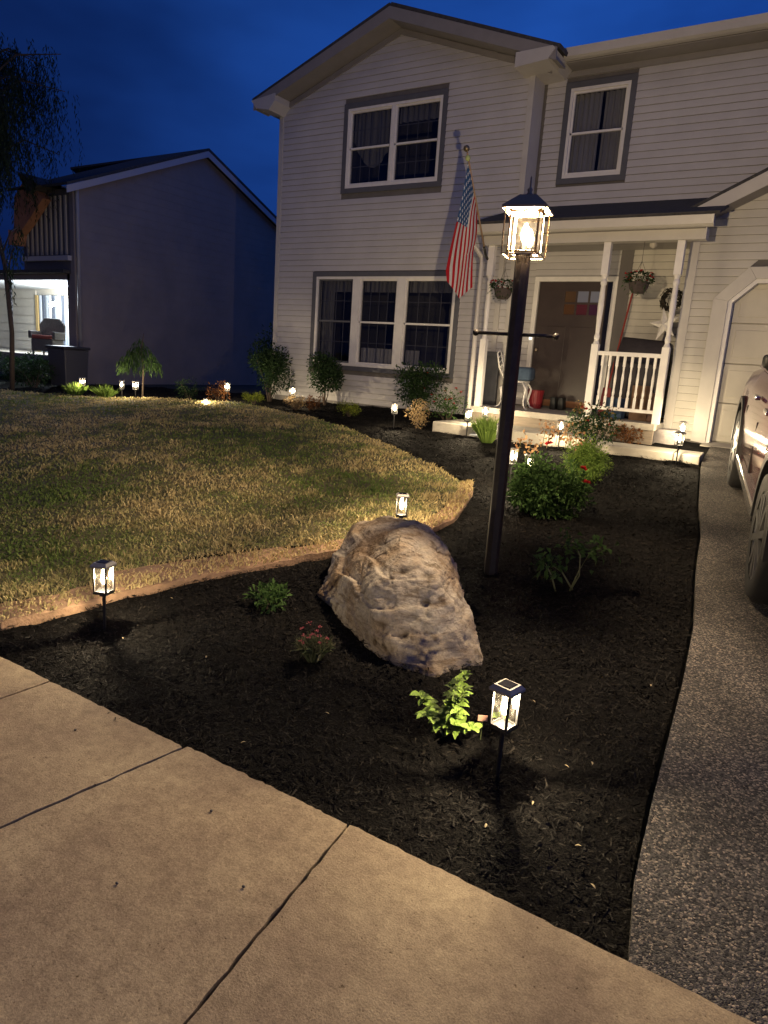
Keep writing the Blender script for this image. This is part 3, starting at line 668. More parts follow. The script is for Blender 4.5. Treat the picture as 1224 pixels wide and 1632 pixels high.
# garage door trim (chamfered) and door panels
ou = [(-1.60, .72), (-1.60, 2.63), (-1.22, 3.03), (4.0, 3.03), (4.38, 2.63), (4.38, .72)]
tm = MB()
for i in range(5): tm.prism([ou[i], ou[i + 1], GD[i + 1], GD[i]], 10.562, 10.598 + .0)
part(tm, 'garage_trim', WHT, bevel=.004)
tm = MB(); IN = [(-1.36, .72), (-1.36, 2.58), (-1.10, 2.83), (3.88, 2.83), (4.14, 2.58), (4.14, .72)]
GDl = [(x_ * 1.0, z_) for x_, z_ in GD]
for i in range(5): tm.prism([GDl[i], GDl[i + 1], IN[i + 1], IN[i]], 10.585, 10.73)
part(tm, 'door_stop', WHT2)
GDM = mat('garage_door', (.50, .47, .39), .5, var=.07, scale=2.5, bump=.04)
gd = part(MB().box(-1.40, 4.18, 10.80, 10.84, .72, 2.87), 'garage_door', GDM)
for k in range(4):
    z0_ = .735 + k * .533; part(MB().box(-1.40, 4.18, 10.755, 10.798, z0_, z0_ + .523), 'door_panel', GDM, gd, bevel=.006)
    for i in range(8):
        x_ = -1.28 + i * .68; part(MB().box(x_, x_ + .56, 10.747, 10.756, z0_ + .08, z0_ + .44), 'raised_panel', GDM, gd, bevel=.004)
# garage roof
roof_slab('garage_roof', [(GXL - .28, 10.22, 3.55), (1.39, 10.22, 5.38), (1.39, 11.39, 5.38), (GXL - .28, 11.39, 3.55)], .04, SHG)
roof_slab('garage_roof', [(5.06, 10.22, 3.55), (5.06, 11.39, 3.55), (1.39, 11.39, 5.38), (1.39, 10.22, 5.38)], .04, SHG)
for sg in (-1, 1):
    ex = 1.39 + sg * 3.64; a = (1.39, 5.37); b_ = (ex, 3.545)
    part(MB().prism([a, b_, (b_[0], b_[1] - .16), (1.39, 5.37 - .20)], 10.20, 10.22), 'fascia_board', WHT)
    part(MB().prism([(1.39, 5.20), (ex, 3.40), (ex, 3.385), (1.39, 5.185)], 10.222, 10.584), 'soffit', SOF)

# ------------------------------------------------------------------ things on the porch
BASK = mat('basket', (.05, .038, .035), .85, var=.3, scale=30, bump=.3)
def cluster(P0, n, r, rng=RNG, flat=1.0, shell=.5):
    d = rng.normal(0, 1, (n, 3)); d /= np.linalg.norm(d, axis=1)[:, None]; rr = (shell + (1 - shell) * rng.random(n)) ** .6
    return np.array(P0) + d * rr[:, None] * np.array([r, r, r * flat]), d
def flowers(C, parent, mt, r=.022, n=7, name='flower'):
    P = np.repeat(np.array(C), n, 0); d = RNG.normal(0, 1, P.shape); d[:, 2] = np.abs(d[:, 2]) + .2
    return leaves(name, P + d * .003, d, r * 1.2, r * 1.1, mt, parent, fold=.1, droop=.1, kind='stuff')
def hanging_basket(x, y, z, ztop, label):
    t_ = thing('hanging_basket', label, 'hanging basket', (x, y, z), 0, 'flower baskets hanging from the porch beam')
    MB().lathe([(.0, 0), (.08, .01), (.115, .06), (.135, .14), (.14, .15), (.13, .15), (.12, .13)], n=18).build('pot', BASK, t_, smooth=True)
    w = MB()
    for k in range(3):
        an_ = k * 2.1; w.tube([(.13 * math.cos(an_), .13 * math.sin(an_), .15), (0, 0, .42)], .0022, 5)
    w.tube([(0, 0, .42), (0, 0, ztop - z)], .003, 5); w.build('hanger_wire', BLK, t_)
    P, d = cluster((0, 0, .19), 260, .19, flat=.5); d[:, 2] = np.abs(d[:, 2]) * .3
    leaves('foliage', P, d, .045, .03, DGREEN, t_, kind='stuff')
    P, d = cluster((-.02, -.02, .12), 60, .19, flat=.9); leaves('trailing_leaves', P, d * [1, 1, -.3], .04, .02, GREEN, t_, droop=.8, kind='stuff')
    Cn, _ = cluster((0, -.02, .22), 16, .2, flat=.35, shell=.8); flowers(Cn, t_, REDP, .02, 8)
hanging_basket(-4.40, 10.03, 2.52, 3.28, 'dark basket of flowers hanging at the left end of the porch')
hanging_basket(-2.46, 10.03, 2.62, 3.28, 'basket of red flowers hanging above the white railing')

# white iron chair with a blue cushion
ch = thing('garden_chair', 'ornate white iron chair with blue cushion beside the front door', 'chair', (-4.25, 10.55, .93), math.radians(8))
MB().lathe([(.0, .40), (.2, .40), (.21, .41), (.2, .425), (0, .425)], n=18).build('seat', IRONW, ch)
for sx, sy in ((-1, -1), (1, -1), (-1, 1), (1, 1)):
    MB().tube([(sx * .14, sy * .14, .40), (sx * .20, sy * .19, .30), (sx * .17, sy * .16, .12), (sx * .20, sy * .19, .03), (sx * .25, sy * .23, .0)], [.018, .02, .014, .012, .016], 7).build('leg', IRONW, ch, smooth=True)
bk = MB()
bk.tube([(-.19, .0, .42), (-.27, -.10, .6), (-.30, -.17, .82)], .013, 6).tube([(-.19, .16, .42), (-.27, .15, .6), (-.30, .14, .82)], .013, 6)
bk.tube([(-.30, -.17, .82), (-.31, -.02, .88), (-.30, .14, .82)], .013, 6)
for k in range(5):
    zz = .47 + k * .07; bk.tube([(-.21 - k * .02, -.04 - k * .03, zz), (-.225 - k * .02, .05, zz + .05), (-.21 - k * .02, .15, zz)], .008, 5)
bk.tube([(-.2, .07, .44), (-.30, 0, .86)], .010, 5)
bk.build('backrest', IRONW, ch, smooth=True)
cu = MB().box(-.12, .25, -.20, .17, .43, .64); cu.build('cushion', mat('blue_cushion', (.045, .075, .12), .9, var=.2, scale=12, bump=.1), ch, bevel=.05, smooth=True)
lb = MB().box(-4.98, -4.66, 10.72, 10.80, .93, 1.78); lb.box(-4.98, -4.66, 10.68, 10.72, 1.70, 1.78)
tag(lb.build('storage_cabinet', mat('cabinet_dark', (.035, .037, .045), .6, var=.2), bevel=.008), 'dark grey cabinet standing behind the white iron chair', 'cabinet')
tag(MB().lathe([(.0, 0), (.10, 0), (.13, .28), (.135, .29), (.12, .29), (.10, .03), (0, .03)], (-4.06, 10.95, .932), 18).build('red_bucket', mat('red_plastic', (.22, .015, .02), .5), smooth=False), 'red bucket on the porch under the blue cushion', 'bucket')
bt = thing('pair_of_boots', 'dark boots standing left of the front door threshold', 'boots', (-3.82, 11.15, .93))
for sx in (0, .13):
    MB().prism([(-.05 + sx, 0), (.045 + sx, 0), (.045 + sx, .06), (.03 + sx, .2), (-.05 + sx, .2)], -.05, .10).build('boot', mat('rubber', (.012, .014, .014), .6), bt, bevel=.015, smooth=True)
# clutter behind the railing
gr_ = thing('covered_grill', 'dark covered grill standing behind the white porch railing', 'grill', (-2.45, 10.95, .93))
MB().add([(-.36, -.25, 0), (.30, -.25, 0), (.30, .25, 0), (-.36, .25, 0), (-.38, -.27, .85), (.32, -.27, .85), (.32, .27, .85), (-.38, .27, .85), (-.33, -.15, 1.17), (.30, -.15, 1.13), (.30, .18, 1.13), (-.33, .18, 1.17)],
         [(0, 1, 5, 4), (1, 2, 6, 5), (2, 3, 7, 6), (3, 0, 4, 7), (4, 5, 9, 8), (5, 6, 10, 9), (6, 7, 11, 10), (7, 4, 8, 11), (8, 9, 10, 11)]).build('cover', mat('grill_cover', (.022, .018, .022), .6, var=.3, scale=6, bump=.3), gr_, bevel=.03, smooth=True)
MB().tube([(-.30, -.29, .80), (.26, -.29, .80)], .012, 6).build('front_bar', BLK, gr_)
sh = thing('snow_shovel', 'red-handled shovel leaning beside the door behind the railing', 'shovel', (-2.90, 10.75, .93))
MB().tube([(0, 0, .25), (.10, .45, 2.0)], .014, 7).build('handle', mat('red_handle', (.25, .03, .02), .5), sh)
MB().add([(-.07, -.02, .0), (.09, -.02, .0), (.08, .02, .42), (-.05, .02, .42), (-.07, -.05, .0), (.09, -.05, .0), (.08, .0, .42), (-.05, .0, .42)], [(0, 1, 2, 3), (4, 5, 6, 7), (0, 1, 5, 4), (1, 2, 6, 5), (2, 3, 7, 6), (3, 0, 4, 7)]).build('blade', mat('red_blade', (.22, .02, .02), .5), sh)
for nm, lab, cat_, bx, colr in (('cardboard_box', 'brown box on the porch floor behind the railing', 'box', (-2.45, -2.20, 10.42, 10.62, .93, 1.42), (.16, .09, .05)),
                                ('blue_tub', 'dark blue tub on the porch floor behind the railing', 'tub', (-2.78, -2.52, 10.3, 10.5, .93, 1.22), (.02, .045, .09)),
                                ('small_crate', 'dark wooden crate by the right porch post', 'crate', (-2.17, -2.06, 10.3, 10.5, .93, 1.33), (.09, .045, .03))):
    tag(MB().box(*bx).build(nm, mat(nm, colr, .8, var=.25, scale=8), bevel=.008), lab, cat_)
# wire star and wreath on the porch side wall
st_ = thing('barn_star', 'white star decoration hanging beside the right porch post', 'star decoration', (-2.20, 10.70, 2.28), math.radians(-18))
sp = []
for k in range(10):
    a_ = PI / 2 + .2 + k * PI / 5; r_ = .24 if k % 2 == 0 else .085; sp.append((r_ * math.cos(a_), r_ * math.sin(a_)))
v = [(p[0], 0, p[1]) for p in sp] + [(0, -.05, 0), (0, .03, 0)]
MB().add(v, [(i, (i + 1) % 10, 10) for i in range(10)] + [((i + 1) % 10, i, 11) for i in range(10)]).build('star_body', IRONW, st_)
MB().tube([(0, 0, .2), (.02, 0, .42)], .003, 5).build('hanging_wire', BLK, st_)
wr_ = thing('wreath', 'dark leafy wreath hanging above the white star', 'wreath', (-2.16, 10.74, 2.62), math.radians(-18))
tt = RNG.uniform(0, 2 * PI, 420); rr = .13 + RNG.normal(0, .02, 420); P = np.stack([rr * np.cos(tt), RNG.normal(0, .025, 420), rr * np.sin(tt)], 1)
leaves('wreath_leaves', P, np.stack([-np.sin(tt), RNG.normal(-.3, .3, 420), np.cos(tt)], 1), .05, .025, leafmat('wreath_leaf', (.02, .02, .018), (.06, .055, .04)), wr_, kind='stuff')
MB().tube([(.13 * math.cos(a * PI / 8), 0, .13 * math.sin(a * PI / 8)) for a in range(17)], .018, 6, cap=False).build('ring', WOODY, wr_)
cl = thing('ceiling_light', 'small pale unlit lamp fixture under the porch ceiling', 'light fixture', (-2.42, 10.35, 3.398))
MB().lathe([(.055, 0), (.06, -.02), (.02, -.03)], n=14).build('fixture_base', BLK, cl)
MB().lathe([(.03, -.03), (.05, -.07), (.052, -.12), (.0, -.155)], n=14).build('lamp_shade', mat('opal', (.45, .42, .36), .4), cl, smooth=True)
tag(MB().box(-2.10, -1.72, 10.20, 10.50, .60, .86).build('stone_block', mat('pale_stone', (.36, .33, .32), .9, var=.2, scale=9, bump=.5), bevel=.03), 'pale stone block at the foot of the garage corner', 'stone')

# ------------------------------------------------------------------ flag
fl = thing('flag', 'striped flag hanging from a slanted pole on the porch post', 'flag', (-4.68, 9.92, 3.12))
O = Vector((-4.68, 9.92, 3.12)); tipp = Vector((-4.64, 8.97, 4.28))
MB().tube([(0, 0, 0), tipp - O], .0125, 8).build('pole', mat('pole_wood', (.30, .20, .12), .5), fl, smooth=True)
MB().ball(tipp - O + Vector((0, -.03, .04)), .042, 14).build('finial', mat('gold_ball', (.22, .17, .10), .35, .8), fl, smooth=True)
MB().tube([(0, .07, -.03), (0, 0, 0), (0, -.1, .12)], .02, 8).build('bracket', BLK, fl)
H = [Vector((-4.66, 9.05, 4.19)), Vector((-4.66, 9.50, 3.63))]
def flagpt(u, v):
    h = H[0].lerp(H[1], v)
    k = Vector((-4.86, 9.08, 2.80)).lerp(Vector((-4.64, 9.42, 3.12)), v ** .8)
    b_ = (Vector((-4.85, 9.08, 2.66)).lerp(Vector((-4.68, 9.2, 2.44)), v / .55) if v < .55 else Vector((-4.68, 9.2, 2.44)).lerp(Vector((-4.565, 9.34, 2.62)), (v - .55) / .45))
    p = h.lerp(k, u / .74) if u < .74 else k.lerp(b_, (u - .74) / .26)
    am = .05 * (.25 + u * .75)
    return p + Vector((.30, -.75, .0)) * am * math.sin(v * 9.5 + u * 2.2) + Vector((.85, .5, 0)) * .012 * math.sin(v * 5 + u * 7)
nu, nv = 60, 52
V = [flagpt(i / nu, j / nv) - O for i in range(nu + 1) for j in range(nv + 1)]
F = [(i * (nv + 1) + j, (i + 1) * (nv + 1) + j, (i + 1) * (nv + 1) + j + 1, i * (nv + 1) + j + 1) for i in range(nu) for j in range(nv)]
me = bpy.data.meshes.new('cloth'); me.from_pydata([tuple(p) for p in V], [], F)
uv = me.uv_layers.new(name='UVMap')
for p in me.polygons:
    p.use_smooth = True
    for li, vi in zip(p.loop_indices, p.vertices): uv.data[li].uv = ((vi // (nv + 1)) / nu, (vi % (nv + 1)) / nv)
FM = bpy.data.materials.new('flag_cloth'); FM.use_nodes = True; t = FM.node_tree; b = t.nodes['Principled BSDF']; b.inputs['Roughness'].default_value = .85; b.inputs['Specular IOR Level'].default_value = .1
tcx = t.nodes.new('ShaderNodeTexCoord'); sx = t.nodes.new('ShaderNodeSeparateXYZ'); t.links.new(tcx.outputs['UV'], sx.inputs[0])
def mth(op, a, b2=None, c2=None):
    n_ = t.nodes.new('ShaderNodeMath'); n_.operation = op
    for i, q in enumerate((a, b2, c2)):
        if q is None: continue
        if isinstance(q, (int, float)): n_.inputs[i].default_value = q
        else: t.links.new(q, n_.inputs[i])
    return n_.outputs[0]
u_, v_ = sx.outputs[0], sx.outputs[1]
stripe = mth('LESS_THAN', mth('MODULO', mth('MULTIPLY', v_, 13), 2), 1)
can = mth('MULTIPLY', mth('LESS_THAN', u_, .4), mth('LESS_THAN', v_, 7 / 13))
cu_ = mth('MULTIPLY', u_, 11 / .4); cv_ = mth('MULTIPLY', v_, 9 * 13 / 7)
iu = mth('FLOOR', cu_); iv = mth('FLOOR', cv_)
chk = mth('LESS_THAN', mth('MODULO', mth('ADD', iu, iv), 2), .5)
du = mth('SUBTRACT', mth('FRACT', cu_), .5); dv = mth('SUBTRACT', mth('FRACT', cv_), .5)
rad = mth('SQRT', mth('ADD', mth('MULTIPLY', du, du), mth('MULTIPLY', dv, dv)))
ang = mth('ARCTAN2', dv, du)
star = mth('MULTIPLY', mth('LESS_THAN', rad, mth('ADD', .34, mth('MULTIPLY', mth('COSINE', mth('MULTIPLY', ang, 5)), .12))), chk)
def mixc(f, a, b2):
    n_ = t.nodes.new('ShaderNodeMix'); n_.data_type = 'RGBA'; t.links.new(f, n_.inputs[0])
    for i, q in ((6, a), (7, b2)):
        if isinstance(q, tuple): n_.inputs[i].default_value = (*q, 1)
        else: t.links.new(q, n_.inputs[i])
    return n_.outputs[2]
colr = mixc(can, mixc(stripe, (.62, .60, .55), (.42, .018, .026)), mixc(star, (.035, .09, .20), (.65, .66, .66)))
t.links.new(colr, b.inputs['Base Color'])
tl_ = t.nodes.new('ShaderNodeBsdfTranslucent'); t.links.new(colr, tl_.inputs[0]); ms = t.nodes.new('ShaderNodeMixShader'); ms.inputs[0].default_value = .3
t.links.new(b.outputs[0], ms.inputs[1]); t.links.new(tl_.outputs[0], ms.inputs[2]); t.links.new(ms.outputs[0], t.nodes['Material Output'].inputs['Surface'])
link('cloth', me, FM, fl)
MB().ball(tipp - O + Vector((.0, .03, -.06)), .035, 10, sq=1.2).build('fastening', mat('green_tape', (.35, .42, .16), .6), fl, smooth=True)

# ------------------------------------------------------------------ lamp post
lp = thing('lamp_post', 'tall dark garden lamp post with a lit glass lantern', 'lamp post', (-1.775, 4.30, .17), math.radians(12))
MB().lathe([(.048, 0), (.048, 2.02), (.044, 2.05)], n=8).build('pole', POSTM, lp)
tp = lp.children[0]
LZ = 2.08
MB().tube([(0, 0, 1.585), (.25, 0, 1.585)], .011, 8).tube([(0, 0, 1.585), (-.25, 0, 1.585)], .011, 8).ball((.255, 0, 1.585), .022, 10).ball((-.255, 0, 1.585), .022, 10).build('ladder_bar', POSTM, lp, smooth=True)
hw = .085
b_ = MB().box(-.05, .05, -.05, .05, LZ - .02, LZ); b_.lathe([(.046, LZ - .07), (.05, LZ - .03), (.05, LZ - .02)], n=12)
for s_ in (-1, 1): b_.box(-hw - .008, hw + .008, s_ * hw - .006, s_ * hw + .006, LZ - .012, LZ).box(s_ * hw - .006, s_ * hw + .006, -hw + .006, hw - .006, LZ - .012, LZ).box(s_ * .05, s_ * (hw - .006), -.005, .005, LZ - .012, LZ - .002); b_.build('lantern_base', POSTM, lp, bevel=.003)
LFR = mat('lantern_metal', (.30, .22, .13), .5, .2)
c_ = MB()
for sx_ in (-1, 1):
    for sy in (-1, 1): c_.box(sx_ * hw - .006, sx_ * hw + .006, sy * hw - .006, sy * hw + .006, LZ, LZ + .225)
for s_ in (-1, 1):
    c_.box(-hw, hw, s_ * hw - .006, s_ * hw + .006, LZ + .219, LZ + .232).box(s_ * hw - .006, s_ * hw + .006, -hw, hw, LZ + .219, LZ + .232)
c_.build('lantern_frame', LFR, lp)
c2 = MB(); ho = .115
for sx_ in (-1, 1):
    for sy in (-1, 1): c2.box(sx_ * ho - .004, sx_ * ho + .004, sy * ho - .004, sy * ho + .004, LZ - .02, LZ + .235)
for s_ in (-1, 1): c2.box(-ho, ho, s_ * ho - .004, s_ * ho + .004, LZ - .028, LZ - .02).box(s_ * ho - .004, s_ * ho + .004, -ho, ho, LZ - .028, LZ - .02)
c2.build('outer_cage', LFR, lp)
for k in range(4):
    a_ = k * PI / 2; M = Matrix.Rotation(a_, 4, 'Z'); MB().box(-hw + .008, hw - .008, -hw - .0015, -hw + .0015, LZ + .003, LZ + .218, M).build('glass_pane', LGLASS, lp)
rf = MB().add([(sx_ * .135, sy * .135, LZ + .235) for sx_, sy in ((-1, -1), (1, -1), (1, 1), (-1, 1))] + [(sx_ * .135, sy * .135, LZ + .25) for sx_, sy in ((-1, -1), (1, -1), (1, 1), (-1, 1))] + [(sx_ * .05, sy * .05, LZ + .325) for sx_, sy in ((-1, -1), (1, -1), (1, 1), (-1, 1))],
              [(3, 2, 1, 0)] + [(i, (i + 1) % 4, (i + 1) % 4 + 4, i + 4) for i in range(4)] + [(i + 4, (i + 1) % 4 + 4, (i + 1) % 4 + 8, i + 8) for i in range(4)] + [(8, 9, 10, 11)])
rf.build('lantern_roof', LFR, lp)
MB().lathe([(.03, .325 + LZ), (.012, .345 + LZ), (.018, .36 + LZ), (.006, .375 + LZ), (.005, .43 + LZ), (0, .44 + LZ)], n=10).build('finial', LFR, lp, smooth=True)
MB().lathe([(.012, .0), (.014, .045), (.012, .05)], (0, 0, LZ), 10).build('candle_socket', LFR, lp)
MB().lathe([(.009, LZ + .052), (.024, LZ + .075), (.029, LZ + .10), (.022, LZ + .135), (.008, LZ + .165), (0, LZ + .17)], n=14).build('bulb', emimat('bulb_glow', (1, .74, .38), 42), lp, smooth=True)
pl = bpy.data.lights.new('lamp_light', 'POINT'); pl.energy = POST_W; pl.color = (1, .75, .47); pl.shadow_soft_size = .022
plo = bpy.data.objects.new('lamp_light', pl); COL.objects.link(plo); plo.location = (0, 0, LZ + .105); plo.parent = lp

# ------------------------------------------------------------------ solar path lights
def make_path_light(loc, rz, label):
    t_ = thing('path_light', label, 'path light', loc, rz, 'small solar lanterns on stakes')
    MB().tube([(0, 0, -.05), (0, 0, .205)], [.007, .0095], 8).build('stake', BLK, t_)
    h = .035; z0, z1 = .215, .355
    MB().box(-h - .005, h + .005, -h - .005, h + .005, .205, .214).box(-.016, .016, -.016, .016, .19, .205).build('base_plate', BLK, t_)
    f = MB()
    for sx_ in (-1, 1):
        for sy in (-1, 1): f.box(sx_ * h - .004, sx_ * h + .004, sy * h - .004, sy * h + .004, z0 - .001, z1)
    for s_ in (-1, 1): f.box(-h + .0036, h - .0036, s_ * h - .003, s_ * h + .003, z0 - .001, z0 + .006).box(s_ * h - .003, s_ * h + .003, -h + .0036, h - .0036, z0 - .001, z0 + .006)
    f.build('frame', BLK, t_)
    for k in range(4):
        M = Matrix.Rotation(k * PI / 2, 4, 'Z'); MB().box(-h + .004, h - .004, -h - .0008, -h + .0008, z0 + .006, z1, M).build('glass_pane', PGLASS, t_)
    MB().add([(sx_ * .048, sy * .048, zz) for zz in (z1, z1 + .010) for sx_, sy in ((-1, -1), (1, -1), (1, 1), (-1, 1))] + [(sx_ * .036, sy * .036, z1 + .024) for sx_, sy in ((-1, -1), (1, -1), (1, 1), (-1, 1))],
             [(3, 2, 1, 0)] + [(i, (i + 1) % 4, (i + 1) % 4 + 4, i + 4) for i in range(4)] + [(i + 4, (i + 1) % 4 + 4, (i + 1) % 4 + 8, i + 8) for i in range(4)] + [(8, 9, 10, 11)]).build('cap', mat('cap_metal', (.34, .33, .31), .45, .5), t_)
    MB().box(-.027, .027, -.027, .027, z1 + .0245, z1 + .027).build('solar_panel', mat('solar', (.01, .012, .03), .15), t_)
    MB().lathe([(.006, z1 - .0), (.007, z1 - .03), (.014, z1 - .05), (.016, z1 - .07), (.010, z1 - .095), (0, z1 - .10)], n=10).build('bulb', emimat('path_bulb', (1, .80, .48), 30), t_, smooth=True)
    l = bpy.data.lights.new('path_glow', 'POINT'); l.energy = PATH_W; l.color = (1, .79, .52); l.shadow_soft_size = .010
    lo = bpy.data.objects.new('path_glow', l); COL.objects.link(lo); lo.location = (0, 0, z1 - .06); lo.parent = t_
    return t_
PLS = [(-.84, 2.31, -12, 'lit path lantern right of the boulder, nearest the sidewalk'),
       (-3.12, 2.25, 20, 'lit path lantern at the lawn edge near the sidewalk'),
       (-2.60, 4.45, 35, 'lit path lantern rising just behind the boulder'),
       (-12.93, 8.92, 10, 'leftmost lit path lantern, before the neighbouring house'),
       (-11.71, 8.93, 50, 'lit path lantern just right of the two pale-green tufts'),
       (-11.45, 9.05, 5, 'lit path lantern under the drooping young tree'),
       (-9.86, 9.91, 30, 'lit path lantern beside the small yellow shrub off the house corner'),
       (-8.26, 9.93, 15, 'lit path lantern under the left corner bush of the house'),
       (-5.45, 8.91, 40, 'lit path lantern left of the tan dry shrub below the triple window'),
       (-4.30, 9.02, 12, 'lit path lantern at the foot of the downspout'),
       (-4.27, 9.53, 33, 'lit path lantern just behind the light-green grass tuft'),
       (-3.41, 8.10, 25, 'lit path lantern half hidden by the left side of the lamp post'),
       (-2.92, 8.91, 22, 'lit path lantern in front of the concrete porch step'),
       (-1.62, 9.90, 8, 'lit path lantern at the garage corner, the farther of the two'),
       (-1.48, 8.98, 37, 'lit path lantern in front of the edging slab by the driveway'),
       (-2.40, 6.51, 28, 'lit path lantern among the roses right of the lamp post'),
       (-2.66, 6.70, 0, 'lit path lantern almost hidden behind the lamp post')]
pr0 = None
for (x, y, a, lab) in PLS:
    loc = (x, y, gz(x, y) - .02)
    if pr0 is None: pr0 = make_path_light(loc, math.radians(a), lab)
    else: dup(pr0, loc, math.radians(a), lab)
# low lantern far in the bed
ll = dup(pr0, (-9.75, 9.25, gz(-9.75, 9.25) - .15), 0, 'dim low lantern sunk in the far dark bed'); ll.scale = (.6, .6, .7)
sl = thing('spot_light', 'small flat white ground light lying on the mulch by the step', 'ground light', (-4.15, 9.0, gz(-4.15, 9) - .005), .3)
MB().box(-.09, .09, -.05, .05, 0, .02).build('housing', IRONW, sl, bevel=.004)
MB().box(-.075, .075, -.035, .035, .0205, .024).build('lens', emimat('spot_lens', (1, .9, .7), .9, False), sl)

# ------------------------------------------------------------------ boulder
def boulder():
    C0 = Vector((-1.98, 3.42, .18))
    cp = [(-1.38, 2.80, .0), (-1.24, 3.10, .04), (-2.44, 3.27, .13), (-2.66, 3.80, .28), (-2.72, 3.98, .40), (-2.53, 4.05, .47), (-2.05, 3.86, .52), (-1.76, 3.58, .44), (-1.52, 3.40, .26),
          (-1.80, 3.12, .44), (-1.92, 3.35, .52), (-1.74, 2.86, .22), (-1.50, 2.98, .27), (-2.30, 3.42, .34), (-1.62, 3.16, .44), (-1.90, 3.00, .34), (-2.2, 3.9, .53), (-1.36, 3.12, .17),
          (-2.04, 3.03, .04), (-1.78, 2.90, .02), (-1.56, 2.80, .0), (-2.40, 3.40, -.08), (-2.68, 3.9, -.1), (-2.4, 4.15, -.1), (-1.9, 4.0, -.1), (-1.5, 3.5, -.1), (-2.0, 3.4, -.3), (-2.3, 4.08, .44), (-1.97, 3.95, .36)]
    hb = bmesh.new()
    for p in cp: hb.verts.new(Vector(p) - C0)
    bmesh.ops.convex_hull(hb, input=hb.verts)
    from mathutils.bvhtree import BVHTree
    hb.faces.ensure_lookup_table(); tree_ = BVHTree.FromBMesh(hb)
    bm = bmesh.new(); bmesh.ops.create_icosphere(bm, subdivisions=7, radius=1)
    for v in bm.verts:
        hit = tree_.ray_cast(Vector((0, 0, 0)), v.co.normalized()); v.co = v.co.normalized() * (hit[3] if hit[0] is not None else .5)
    for _ in range(5): bmesh.ops.smooth_vert(bm, verts=bm.verts, factor=.5, use_axis_x=True, use_axis_y=True, use_axis_z=True)
    bm.normal_update(); mv = []; pits = []
    for v in bm.verts:
        p = v.co + C0; d = v.normal
        h = p.z * 1.0 - (p.x + 2) * .10 - (p.y - 3.4) * .10 + .035 * noise.noise(p * 3.1 + Vector((3, 11, 8)))
        lay = (h * 9.5) % 1.0; st = (min(lay, .88) / .88) - (max(0, lay - .88) / .12) * 1.0
        amp = max(.010, .042 * (.45 + noise.noise(p * 2.1 + Vector((5, 0, 0)))))
        rid = abs(noise.noise(p * 3.1 + Vector((1, 4, 2))))
        n1_ = noise.fractal(p * 4.2 + Vector((8, 0, 0)), 1, 2, 5) * .014; n2_ = noise.fractal(p * 24, .8, 2.1, 5) * .006; cr_ = abs(noise.noise(p * 5.5 + Vector((2, 7, 1))))
        dd = n1_ + n2_ + st * amp - max(0, .03 - cr_) * .35 - max(0, .04 - rid) * .25
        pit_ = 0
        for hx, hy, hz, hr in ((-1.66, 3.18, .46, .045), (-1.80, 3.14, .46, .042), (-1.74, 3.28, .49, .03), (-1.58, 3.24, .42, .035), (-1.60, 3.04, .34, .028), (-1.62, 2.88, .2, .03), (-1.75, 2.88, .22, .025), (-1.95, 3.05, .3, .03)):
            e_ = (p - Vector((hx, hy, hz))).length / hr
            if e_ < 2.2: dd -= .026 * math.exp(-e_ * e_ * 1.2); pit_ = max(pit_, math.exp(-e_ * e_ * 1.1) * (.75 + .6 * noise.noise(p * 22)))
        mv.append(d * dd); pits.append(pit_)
    for v, q in zip(bm.verts, mv): v.co += q
    hb.free(); bm.verts.ensure_lookup_table()
    me = bpy.data.meshes.new('boulder'); bm.to_mesh(me); bm.free()
    at_ = me.attributes.new('pit_shade', 'FLOAT', 'POINT'); at_.data.foreach_set('value', np.clip(np.array(pits, np.float32), 0, 1))
    for p in me.polygons: p.use_smooth = True
    M = bpy.data.materials.new('limestone'); M.use_nodes = True; t = M.node_tree; b = t.nodes['Principled BSDF']; b.inputs['Roughness'].default_value = .95; b.inputs['Specular IOR Level'].default_value = .05
    tcx = t.nodes.new('ShaderNodeTexCoord')
    def nse(s, dt=6, r=.65, sc=None):
        n = t.nodes.new('ShaderNodeTexNoise'); n.inputs['Scale'].default_value = s; n.inputs['Detail'].default_value = dt; n.inputs['Roughness'].default_value = r
        mp_ = t.nodes.new('ShaderNodeMapping'); t.links.new(tcx.outputs['Object'], mp_.inputs[0]); t.links.new(mp_.outputs[0], n.inputs['Vector'])
        if sc: mp_.inputs['Scale'].default_value = sc; mp_.inputs['Rotation'].default_value = (.25, -.3, .2)
        return n.outputs['Fac']
    def ramp(f, *st):
        r = t.nodes.new('ShaderNodeValToRGB'); e = r.color_ramp.elements
        e[0].position = st[0][0]; e[0].color = (*st[0][1], 1); e[1].position = st[-1][0]; e[1].color = (*st[-1][1], 1)
        for q in st[1:-1]: k = e.new(q[0]); k.color = (*q[1], 1)
        t.links.new(f, r.inputs[0]); return r.outputs[0]
    def mult(a, b3):
        x = t.nodes.new('ShaderNodeMix'); x.data_type = 'RGBA'; x.blend_type = 'MULTIPLY'; x.inputs[0].default_value = 1; t.links.new(a, x.inputs[6]); t.links.new(b3, x.inputs[7]); return x.outputs[2]
    base = ramp(nse(3.2), (.3, (.25, .205, .16)), (.5, (.38, .335, .275)), (.72, (.47, .43, .365)))
    band = ramp(nse(3.5, 7, .7, (1.2, 1.2, 9)), (.36, (.52, .46, .40)), (.50, (1, 1, 1)), (.7, (1.1, 1.08, 1.0)))
    spots = ramp(nse(9, 3, .5), (.30, (.42, .37, .32)), (.40, (1, 1, 1)))
    fine = ramp(nse(60, 4, .7), (.3, (.72, .71, .70)), (.6, (1.06, 1.06, 1.05)))
    sa = t.nodes.new('ShaderNodeAttribute'); sa.attribute_name = 'pit_shade'  # pits darkened in the colour to deepen the shade of their hollows
    pit_shade = ramp(sa.outputs['Fac'], (.15, (1, 1, 1)), (.7, (.20, .175, .16)))
